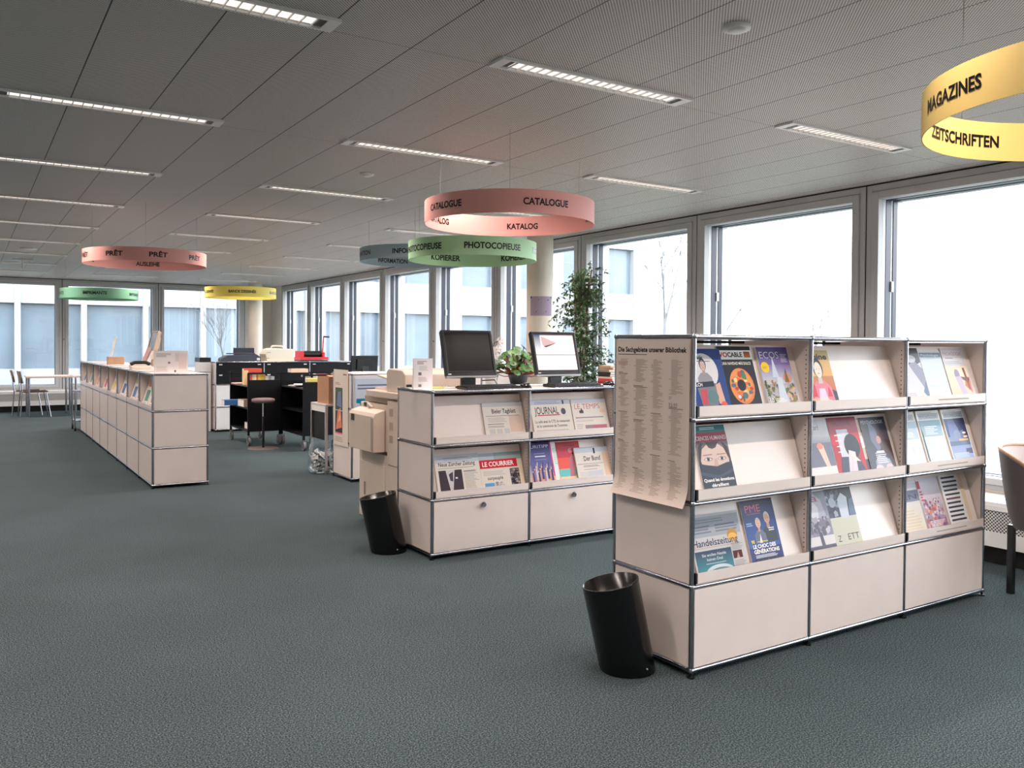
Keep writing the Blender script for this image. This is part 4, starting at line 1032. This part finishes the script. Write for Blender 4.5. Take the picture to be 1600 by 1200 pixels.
for k in range(5):
    p = Vector((rf.uniform(-.05,.05), rf.uniform(-.05,.05), .28)); a = 1.26*k
    pts = [p]
    for j in range(1, 8):
        pts.append(Vector((.03*j/7*cos(a)*3 + rf.uniform(-.02,.02), .03*j/7*sin(a)*3 + rf.uniform(-.02,.02), .28 + j*.25 + .03*k*(j/7))))
    st.tube(pts[:], .009, n=6)
    for j in range(2, 8):
        for q in range(12):
            f0 = rf.random(); b0 = pts[j-1].lerp(pts[j], f0); aa = rf.uniform(0, 6.28); L = rf.uniform(.10, .27) * (1.0 if j < 7 else .7)
            b1 = b0 + Vector((cos(aa)*L, sin(aa)*L, rf.uniform(-.04,.12))); b2 = b1 + Vector((cos(aa)*L*.25, sin(aa)*L*.25, -.09))
            st.cyl(b0, b1, .003, .002, n=4, caps=False); st.cyl(b1, b2, .002, .001, n=4, caps=False)
            for w in range(14):
                c = (b0.lerp(b1, rf.uniform(.25,1)) if w < 9 else b1.lerp(b2, rf.random()))
                leaves(lf, c, Vector((rf.uniform(-1,1), rf.uniform(-1,1), rf.uniform(-.9,.35))), rf.uniform(.034,.056), rf.uniform(.017,.026), rf.uniform(-1,1))
st.build('stems', stem_m, t); lf.build('foliage', leaf_m, t)

t = thing('side_cabinet', 'low grey cabinet under the window carrying the potted plants', 'cabinet', (3.86, 6.42, 0))
MB().box(0, 1.0, 0, .42, .05, .985).build('body', mat('pale_grey_cabinet',(170,168,164),rough=.5), t, bevel=.004)
MB().box(-.01, 1.01, -.01, .43, .985, 1.005).build('top', white_mt, t, bevel=.003); MB().box(.03,.97,.03,.40,0,.05).build('plinth', black_pl, t)
t = thing('potted_plant', 'bushy pot plant with round green leaves and reddish stems between the monitors', 'plant', (4.33, 6.62, 1.005))
MB().lathe([(0,0),(.07,0),(.095,.10),(.10,.11),(.09,.11),(.085,.09),(0,.09)], n=24).build('pot', dark_gr, t)
st = MB(); lf = MB(); rf = random.Random(2)
for k in range(120):
    a = rf.uniform(0, 6.28); R = rf.uniform(.03,.25); hz = .08 + .29*(1 - (R/.30)**2) * rf.uniform(.30,1.05)
    q = Vector((R*cos(a), R*sin(a), hz)); st.tube([Vector((.02*cos(a),.02*sin(a),.09)), Vector((R*.55*cos(a),R*.55*sin(a),hz*.72)), q], .004, n=5)
    ctr = q; n = 9; nn = Vector((cos(a)*.6 + rf.uniform(-.3,.3), sin(a)*.6 - .3, .8)).normalized(); e1 = nn.orthogonal().normalized(); e2 = nn.cross(e1); rr = rf.uniform(.022,.042)
    c0 = lf.P(ctr - nn*.006); ids = [lf.P(ctr + (e1*cos(2*pi*i/n) + e2*sin(2*pi*i/n)) * rr * (1 + .12*cos(2*pi*i/n))) for i in range(n)]
    for i in range(n): lf.F((c0, ids[i], ids[(i+1)%n]), True)
st.build('stems', red_stem, t); lf.build('foliage', leaf_l, t)
t = thing('orchid', 'white flowering orchid beside the dark monitor', 'plant', (4.06, 6.66, 1.005))
MB().lathe([(0,0),(.05,0),(.065,.10),(.058,.10),(0,.085)], n=20).build('pot', mat('clear_plastic_pot',(206,206,204),rough=.3), t)
MB().tube([(0,0,.09),(-.01,0,.28),(.03,.0,.40),(.09,.0,.43)], .004, n=6).tube([(0,0,.09),(-.04,-.01,.22),(-.02,-.02,.31),(.04,-.02,.36)], .004, n=6).build('stems', stem_m, t)
lf = MB()
for a, L in ((.3,.20),(1.6,.16),(2.7,.22),(3.9,.18),(5.3,.2)):
    leaves(lf, Vector((0,0,.09)), Vector((cos(a),sin(a),.35)), L, .07, .2)
lf.build('leaves', leaf_l, t)
fl = MB(); rf = random.Random(3)
for c in ((-.03,-.02,.30),(.00,-.02,.33),(.05,-.03,.35),(-.05,-.02,.26),(.02,-.03,.285),(.08,0,.42)):
    for k in range(5):
        a = 2*pi*k/5 + rf.random()*.4
        leaves(fl, Vector(c), Vector((cos(a), -.5, sin(a))), .050, .046, 1.2)
fl.build('flowers', petal, t)

# ================================================================ BACK OF THE ROOM
# grey metal desk behind the cream unit
t = thing('metal_desk', 'grey metal desk with a dark side panel left of the cream unit', 'desk', (3.16, 8.52, 0))
MB().box(0, 1.1, 0, .46, .725, .745).build('desktop', mat('pale_grey_desktop',(196,192,188),rough=.5), t, bevel=.003)
for (x, y) in ((.0,.0),(.0,.435),(1.075,.0),(1.075,.435)):
    MB().box(x, x+.025, y, y+.025, 0, .725).build('leg', steel, t)
MB().box(0.002, .018, .025, .435, .66, .725).build('apron', white_mt, t)
MB().box(.02, .04, .03, .43, .36, .655).build('side_panel', black_mt, t)
t = thing('cardboard_box', 'open brown cardboard box on the grey metal desk', 'box', (3.20, 8.54, .7455))
m = MB(); w, d, h = .36, .34, .285
m.box(0,w,0,.006,0,h).box(0,w,d-.006,d,0,h).box(0,.006,.006,d-.006,0,h).box(w-.006,w,.006,d-.006,0,h).box(.006,w-.006,.006,d-.006,0,.006)
m.build('box_body', cardboard, t)
MB().prism([(0,h),(.10,h+.015),(.10,h+.02),(0,h+.005)], 0, .01, w-.01).build('flap', cardboard, t)
# clear bag of waste paper
t = thing('waste_bag', 'clear plastic bag stuffed with waste paper under the grey metal desk', 'bag', (3.23, 8.74, 0))
rw = random.Random(6); m = MB(); n = 26
prof = [(0.0,.004),(.13,.004),(.17,.05),(.175,.14),(.16,.24),(.135,.31),(.12,.34)]
rows = []
for (r, z) in prof: rows.append([m.P((r*(1+.10*sin(5*2*pi*k/n+z*20)+rw.uniform(-.05,.05))*cos(2*pi*k/n), r*(1+.10*sin(4*2*pi*k/n)+rw.uniform(-.05,.05))*sin(2*pi*k/n), z)) for k in range(n)])
for A, B in zip(rows, rows[1:]):
    for k in range(n): m.F((A[k], A[(k+1)%n], B[(k+1)%n], B[k]), True)
m.build('plastic_film', make_glass('clear_plastic_film', (.90,.94,.97,1), 1.2), t)
for nm, mm, sd in (('crumpled_paper', paper, 1), ('coloured_scraps', mat('blue_scraps',(60,110,150),rough=.7), 2), ('dark_scraps', mat('dark_scraps',(44,40,44),rough=.7), 3)):
    rr_ = random.Random(sd); m = MB()
    for k in range(150 if sd == 1 else 26):
        a = rr_.uniform(0,6.28); r = .125*sqrt(rr_.random()); c = Vector((r*cos(a), r*sin(a), rr_.uniform(.03,.22)))
        v = [c + Vector((rr_.uniform(-.045,.045), rr_.uniform(-.045,.045), rr_.uniform(-.04,.05))) for _ in range(4)]
        m.poly([v[0], v[1], v[2]]); m.poly([v[0], v[2], v[3]])
    tag(m.build(nm, mm, t), kind='stuff')

# book trolleys
def trolley(label, x, y, rotz=0.0):
    t = thing('book_trolley', label, 'trolley', (x, y, 0), rotz, 'black book trolleys')
    W, L = .45, .93
    for (a, b) in ((0,0),(W-.025,0),(0,L-.025),(W-.025,L-.025)): MB().box(a, a+.025, b, b+.025, .14, .985).build('post', black_mt, t)
    for y0 in (0.004, L-.016):
        MB().box(.025, W-.025, y0, y0+.012, .19, .885).build('end_panel', black_mt, t)
        MB().box(.025, W-.025, y0-.003, y0+.018, .962, .985).build('end_rail', black_mt, t)
    MB().box(W-.014, W-.006, .025, L-.025, .19, .885).build('back_panel', black_mt, t)
    for z in (.19, .49, .79): MB().box(.006, W-.014, .016, L-.016, z, z+.016).build('shelf', dark_gr if z > .7 else black_mt, t)
    for (a, b) in ((.02,.03),(W-.02,.03),(.02,L-.03),(W-.02,L-.03)):
        c = MB().box(a-.02, a+.02, b-.02, b+.02, .115, .14).box(a-.022, a-.018, b-.03, b+.03, .05, .118).box(a+.018, a+.022, b-.03, b+.03, .05, .118).build('caster', steel, t)
        MB().cyl((a-.015,b,.06),(a+.015,b,.06),.06,n=20).build('wheel', rubber, c)
    return t
trolley('black book trolley with a red folder, left one of the two', 3.16, 11.45)
trolley('black book trolley with loose white papers, right one of the two', 3.62, 10.57)
def book(label, x, y, z, w, d, h, c, rotz=0.0, group='books on the black trolleys', lean=0.0, name='book', cat='book'):
    t = thing(name, label, cat, (x, y, z), rotz, group)
    if lean: t.rotation_euler = (0, radians(lean), rotz)
    cm = mat('cloth_%02x%02x%02x' % c, c, rough=.6)
    if h > w:   # standing, spine towards -y
        MB().box(.002, w-.002, .003, d-.003, .003, h-.003).build('pages', paper, t)
        MB().box(0, .002, 0, d, 0, h).box(w-.002, w, 0, d, 0, h).box(.002, w-.002, 0, .003, 0, h).build('cover', cm, t)
    else:
        MB().box(.003, w-.003, .003, d-.003, .002, h-.002).build('pages', paper, t)
        MB().box(0, w, 0, d, 0, .002).box(0, w, 0, d, h-.002, h).box(0, w, 0, .003, .002, h-.002).build('cover', cm, t)
    return t
ZS = .8065
bx = 3.20
for k, (c, w, h) in enumerate([((214,90,70),.026,.155),((226,196,150),.03,.160),((240,226,190),.022,.150),((196,120,70),.024,.158),((230,196,90),.034,.150),((214,170,60),.032,.160),((200,150,60),.030,.150),((206,206,208),.04,.125),((150,150,156),.04,.130),((190,190,194),.04,.125)]):
    book('book standing at the near end of the left trolley, %s from the left' % (ORD[k] if k < 9 else 'tenth'), bx, 11.48, ZS, w, .16, h, c); bx += w + .001
book('tall red folder standing on top of the left trolley', 3.24, 11.94, ZS, .25, .10, .22, (222,84,70), name='folder', cat='folder')
book('cream folder standing in front of the red folder on the left trolley', 3.19, 11.72, ZS, .05, .12, .20, (240,214,160), name='folder', cat='folder')
book('flat pink folder lying on the top shelf of the left trolley', 3.165, 12.03, ZS, .22, .30, .012, (236,170,160), name='folder', cat='folder')
book('flat cream folder under papers on the top shelf of the left trolley', 3.165, 11.68 , ZS, .022, .03, .012, (236,214,180), name='folder', cat='folder') if False else None
book('bright blue parcel sticking out of the middle shelf of the left trolley', 3.02, 12.12, .5065, .22, .18, .075, (70,130,196), name='parcel', cat='parcel')
book('brown paper parcel on the middle shelf of the left trolley', 3.18, 11.72, .5065, .22, .32, .095, (190,166,146), name='parcel', cat='parcel')
book('small red box on the bottom shelf of the left trolley', 3.22, 11.60, .2065, .18, .24, .09, (176,40,54), name='parcel', cat='box')
for k in range(3):
    tag(MB().box(-.15,.15,-.105,.105,0,.012).build('paper_stack', paper, loc=(3.83-.02*k, 11.24-.13*k, ZS+.0005+.0125*k), rotz=[.2,1.1,-.3][k]), 'stack of white papers on the top shelf of the right trolley, %s from the camera' % ['farthest','middle','nearest'][k], 'papers', 'papers on the right trolley')
book('yellow book showing above the near end of the right trolley', 3.68, 10.60, ZS, .26, .15, .125, (244,226,130))
book('flat tan folder lying across the far end of the right trolley', 3.70, 11.30, .9855 , .24, .16, .05, (214,186,160), name='folder', cat='folder')

# round stool
t = thing('stool', 'round stool with a grey-brown seat in front of the left trolley', 'stool', (3.27, 11.12, 0))
MB().lathe([(0,.012),(.05,.012),(.19,.008),(.20,0.0)], n=32).build('base', mat('brown_base',(84,72,66),rough=.6), t)
MB().cyl((0,0,.01),(0,0,.42),.016,n=14).build('column', black_pl, t); MB().cyl((0,0,.42),(0,0,.60),.012,n=14).build('gas_lift', chrome, t)
MB().lathe([(0,.60),(.11,.60),(.145,.615),(.15,.635),(.145,.652),(.11,.66),(0,.662)], n=32).build('seat', mat('mauve_brown_seat',(126,104,104),rough=.7), t)

# machines on the drawer cabinet
CZ = BASE + 3*ROW + .0065
t = thing('flatbed_scanner', 'dark grey flatbed device on the left end of the drawer cabinet', 'scanner', (3.33, 13.55, CZ))
MB().prism([(0,0),(.62,0),(.62,.07),(.54,.12),(.10,.10),(.0,.05)], 1, 0, .22).build('housing', mat('slate_plastic',(62,66,80),rough=.4), t, bevel=.006)
MB().box(.12,.53,.02,.20,.118,.135).build('lid', dark_gr, t, bevel=.005); MB().box(.55,.60,-.004,.0,.02,.06).build('control_panel', white_mt, t)
t = thing('laptop', 'open dark laptop standing behind the flatbed device', 'laptop', (3.80, 13.885, CZ))
MB().box(-.17,.17,-.10,.11,0,.018).build('keyboard_deck', black_pl, t, bevel=.003)
m = MB(); m.xf = Matrix.Translation((0,.10,.018)) @ Matrix.Rotation(radians(-8),4,'X'); m.box(-.17,.17,0,.012,0,.20).build('screen_lid', mat('dark_navy_plastic',(40,46,66),rough=.35), t, bevel=.003)
t = thing('label_printer', 'small black and white printer at the left edge of the drawer cabinet', 'printer', (3.27, 13.60, CZ)) if False else None
t = thing('typewriter_case', 'cream machine with a carrying handle on the middle of the drawer cabinet', 'machine', (4.02, 13.55, CZ))
cp = mat('ivory_plastic', (236,228,208), rough=.5)
MB().prism([(0.02,0),(.47,0),(.47,.20),(.12,.215),(.05,.19),(0,.12)], 1, 0, .36).build('body', cp, t, bevel=.012)
MB().tube([(.10,.10,.205),(.13,.10,.25),(.29,.10,.25),(.34,.10,.205)], .011).build('handle', cp, t)
MB().box(.015,.06,-.006,.0,.05,.06).box(.03,.08,-.006,.0,.14,.15).build('vent', beige_dk, t)
t = thing('paper_cutter', 'red hand-lever machine with black roller and raised handle', 'machine', (4.60, 13.55, CZ))
MB().box(0,.46,0,.34,0,.022).build('table', dark_gr, t); MB().box(0,.14,-.01,.35,.022,.07).box(.14,.47,-.01,.02,.03,.07).box(.42,.47,.02,.35,.03,.07).build('frame', red_pt, t, bevel=.006)
MB().box(0,.06,.02,.30,.07,.17).box(.38,.42,.02,.30,.07,.15).build('clamp_bracket', red_pt, t, bevel=.005)
MB().cyl((.06,.12,.12),(.38,.12,.12),.052,n=20).build('roller', black_pl, t)
a = MB().cyl((.40,.10,.11),(.425,.10,.42),.011,n=10).build('lever', red_pt, t); MB().cyl((.42,.10,.41),(.52,.10,.405),.013,n=12).build('grip', black_pl, a)
# staff desk with a monitor seen from behind
t = thing('staff_desk', 'white desk beyond the cream unit carrying a black monitor', 'desk', (4.38, 12.2, 0))
MB().box(0,1.1,0,.7,.86,.89).build('desktop', white_mt, t, bevel=.003)
for (x, y) in ((.03,.03),(1.03,.03),(.03,.63),(1.03,.63)): MB().box(x,x+.04,y,y+.04,0,.86).build('leg', steel, t)
monitor('black monitor seen from behind on the white staff desk', 5.22, 12.4, .8905, rotz=pi, w=.44, h=.26, lift=.05, tilt=6)
for k, (x, c) in enumerate(((4.50,(150,40,50)),(4.75,(196,190,186)))):
    book('book lying on the staff desk, %s one' % ('left' if k == 0 else 'right'), x-.05, 12.25, .8905, .16, .22, .03, c, group='books on the staff desk')

# white paper-stuck side of the cabinet and small printer
t = thing('fax_machine', 'small black and white machine at the far left of the drawer cabinet row', 'printer', (3.02, 13.62, 0))
MB().box(0,.17,0,.34,0,.92).build('cabinet', white_mt, t, bevel=.003); MB().box(.0,.17,0,.34,.93,1.08).build('housing', white_mt, t, bevel=.005); MB().box(.0,.17,-.002,.34,1.08,1.15).build('black_top', black_pl, t, bevel=.005)

# ================================================================ ON THE LEFT COUNTER
t = thing('sign_holder', 'wide white notice card standing on the near end of the left counter', 'sign', (1.655, 8.66, TOPZ))
s = Sheet(.305, .215, lambda x, y, z: (x-.1525, -.002-z, y)); s.quad(0,0,1,1,(240,230,226)); s.lines(.06,.74,.5,.92,4,(176,160,160),seed=2); s.lines(.62,.55,.9,.92,8,(206,190,188),seed=3); s.ell(.44,.48,.035,.05,(140,120,124)); s.ell(.62,.10,.03,.05,(110,90,96)); s.lines(.06,.08,.5,.34,5,(206,192,190),seed=5); s.quad(.72,.2,.96,.9,(238,216,212))
s.build('printed_card', cover_mt, t, color=True)
MB().box(-.155,.155,0,.003,0,.218).box(-.155,.155,-.03,.08,0,.003).build('clear_stand', paper, t)
monitor('slim pale monitor seen edge-on standing on the left counter', 1.82, 10.85, TOPZ, rotz=-pi/2, w=.42, h=.34, lift=.10, tilt=14, body=mat('pale_pink_plastic',(214,190,170),rough=.5))
t = thing('telephone', 'dark desk telephone with a yellow stripe on the left counter', 'telephone', (1.60, 10.05, TOPZ))
MB().prism([(-.09,0),(.09,0),(.09,.055),(-.09,.03)], 0, -.10, .10).build('base', beige_pl, t, bevel=.006)
MB().tube([(-.10,.0,.055),(-.06,.0,.075),(.06,.0,.075),(.10,.0,.055)], .02).build('handset', black_pl, t)
t = thing('leaflet_stand', 'slanted stand of pinkish leaflets behind the telephone on the left counter', 'leaflet stand', (1.68, 10.55, TOPZ))
MB().prism([(-.06,0),(.08,0),(.12,.20),(.105,.20),(.02,.02),(-.06,.02)], 1, -.12, .12).build('stand', mat('clear_acrylic_stand',(226,226,222),rough=.3), t)
MB().prism([(.012,.022),(.024,.022),(.104,.235),(.094,.24)], 1, -.10, .10).build('leaflets', mat('pink_leaflet',(206,160,156),rough=.7), t)
t = thing('paper_holder', 'small wooden holder with an upright white paper, farther along the left counter', 'holder', (1.66, 12.35, TOPZ))
MB().box(-.10,.10,-.07,.07,0,.10).build('wooden_tray', wood, t, bevel=.004)
m = MB(); m.xf = Matrix.Translation((0,0,.101)) @ Matrix.Rotation(radians(14),4,'Y'); m.box(-.06,-.052,-.09,.09,.0,.26).build('white_paper', paper, t)
tag(MB().box(-.06,.06,-.04,.04,0,.05).build('tape_dispenser', mat('red_brown_plastic',(126,64,60),rough=.5), loc=(1.84,9.25,TOPZ)), 'small brown item lying behind the notice card on the left counter', 'tape dispenser')

# chrome cart at the far end of the counter
t = thing('chrome_cart', 'small chrome wheeled cart at the far end of the left counter', 'cart', (1.40, 14.66, 0))
for (x, y) in ((0,0),(.4,0),(0,.4),(.4,.4)):
    MB().cyl((x,y,.07),(x,y,.62),.012,n=10).build('leg', chrome, t); MB().cyl((x-.012,y,.035),(x+.012,y,.035),.035,n=14).build('wheel', black_pl, t)
for z in (.14,.60): MB().box(-.01,.41,-.01,.41,z,z+.02).build('shelf', chrome, t)

# ================================================================ TABLE AND CHAIRS FAR LEFT
t = thing('reading_table', 'pale reading table with two chairs by the far left windows', 'table', (0.90, 17.62, 0))
MB().box(0,.74,0,.78,.715,.745).build('tabletop', mat('pale_laminate',(224,206,194),rough=.4), t, bevel=.004)
for (x, y) in ((.04,.04),(.70,.04),(.04,.74),(.70,.74)): MB().cyl((x,y,0),(x,y,.715),.02,n=14).build('leg', chrome, t)
def chair(label, x, y, rz, seatm, group='chairs at the far table'):
    t = thing('chair', label, 'chair', (x, y, 0), rz, group)   # faces local +x
    b = MB(); n = 8
    MB().prism([(-.19,.445),(.20,.455),(.20,.475),(-.19,.463)], 1, -.20, .20).build('seat', seatm, t, bevel=.008)
    for k in range(n):
        a0 = -.20 + .40*k/n; a1 = a0 + .40/n; c = lambda a: -.21 - .03*(1-(a/.2)**2)
        b.poly([(c(a0),a0,.62),(c(a1),a1,.62),(c(a1)-.05,a1,.84),(c(a0)-.05,a0,.84)], True); b.poly([(c(a0)+.012,a0,.62),(c(a0)-.038,a0,.84),(c(a1)-.038,a1,.84),(c(a1)+.012,a1,.62)], True)
        b.poly([(c(a0),a0,.84-.0),(c(a1),a1,.84),(c(a1)-.038,a1,.84),(c(a0)-.038,a0,.84)]) if False else None
        b.poly([(c(a0)-.05,a0,.84),(c(a1)-.05,a1,.84),(c(a1)-.038,a1,.84),(c(a0)-.038,a0,.84)]); b.poly([(c(a0),a0,.62),(c(a0)+.012,a0,.62),(c(a1)+.012,a1,.62),(c(a1),a1,.62)])
    b.build('backrest', wood, t)
    for s in (-1, 1):
        MB().cyl((.17,s*.17,.45),(.24,s*.20,0),.011,n=10).build('leg', chrome, t)
        MB().tube([(-.24,s*.17,.72),(-.215,s*.17,.44),(-.25,s*.20,0)], .011).build('leg', chrome, t)
    return t
chair('nearer chair with brown seat at the left end of the far table', 1.04, 17.86, .05, brown_seat)
chair('farther chair with brown seat at the left end of the far table', .95, 18.34, -.05, brown_seat)
t2 = copy_tree(bpy.data.objects['reading_table']); t2.location = (1.66, 17.64, 0); t2['label'] = 'second pale reading table, mostly hidden by the left counter'
bpy.data.objects['reading_table']['group'] = t2['group'] = 'reading tables at the far windows'

# ================================================================ TUB CHAIR AT THE RIGHT EDGE
t = thing('tub_chair', 'tub chair with wood-edged grey shell cut off by the right edge of the photo', 'chair', (5.045, 2.30, 0))
def shell(r0, r1, z0, zt, a0, a1, n=28):
    m = MB(); R = []
    for j in range(9):
        q = j / 8; row = []
        for k in range(n + 1):
            a = a0 + (a1-a0)*k/n; c = (a - (a0+a1)/2) / ((a1-a0)/2); top = zt - .22*abs(c)**3
            z = z0 + (top - z0)*q; r = r0 + (r1-r0)*(q**.6)
            row.append(m.P((r*cos(a), r*sin(a), z)))
        R.append(row)
    for A, B in zip(R, R[1:]):
        for k in range(n): m.F((A[k], A[k+1], B[k+1], B[k]), True)
    return m, R
A0, A1 = radians(-35), radians(212)
m, R1 = shell(.19,.272,.385,.83,A0,A1); m.build('outer_shell', mat('grey_shell',(112,104,102),rough=.6), t)
m, R2 = shell(.178,.256,.40,.828,A0,A1); m.build('inner_lining', mat('white_lining',(220,208,206),rough=.7), t)
m = MB(); n = 28; prev = None
for k in range(n + 1):
    a = A0 + (A1-A0)*k/n; c = (a - (A0+A1)/2)/((A1-A0)/2); z = .83 - .22*abs(c)**3
    p = Vector((.264*cos(a), .264*sin(a), z))
    if prev is not None: m.cyl(prev, p, .011, n=8, caps=False)
    prev = p
m.build('wooden_rim', wood, t)
MB().lathe([(0,.385),(.19,.385),(.20,.42),(.18,.45),(0,.455)], n=28).build('seat', mat('white_lining',(220,208,206)), t)
for k in range(4):
    a = radians(20 + 90*k); MB().box(.2*cos(a)-.016, .2*cos(a)+.016, .2*sin(a)-.016, .2*sin(a)+.016, 0, .39).build('leg', black_pl, t)
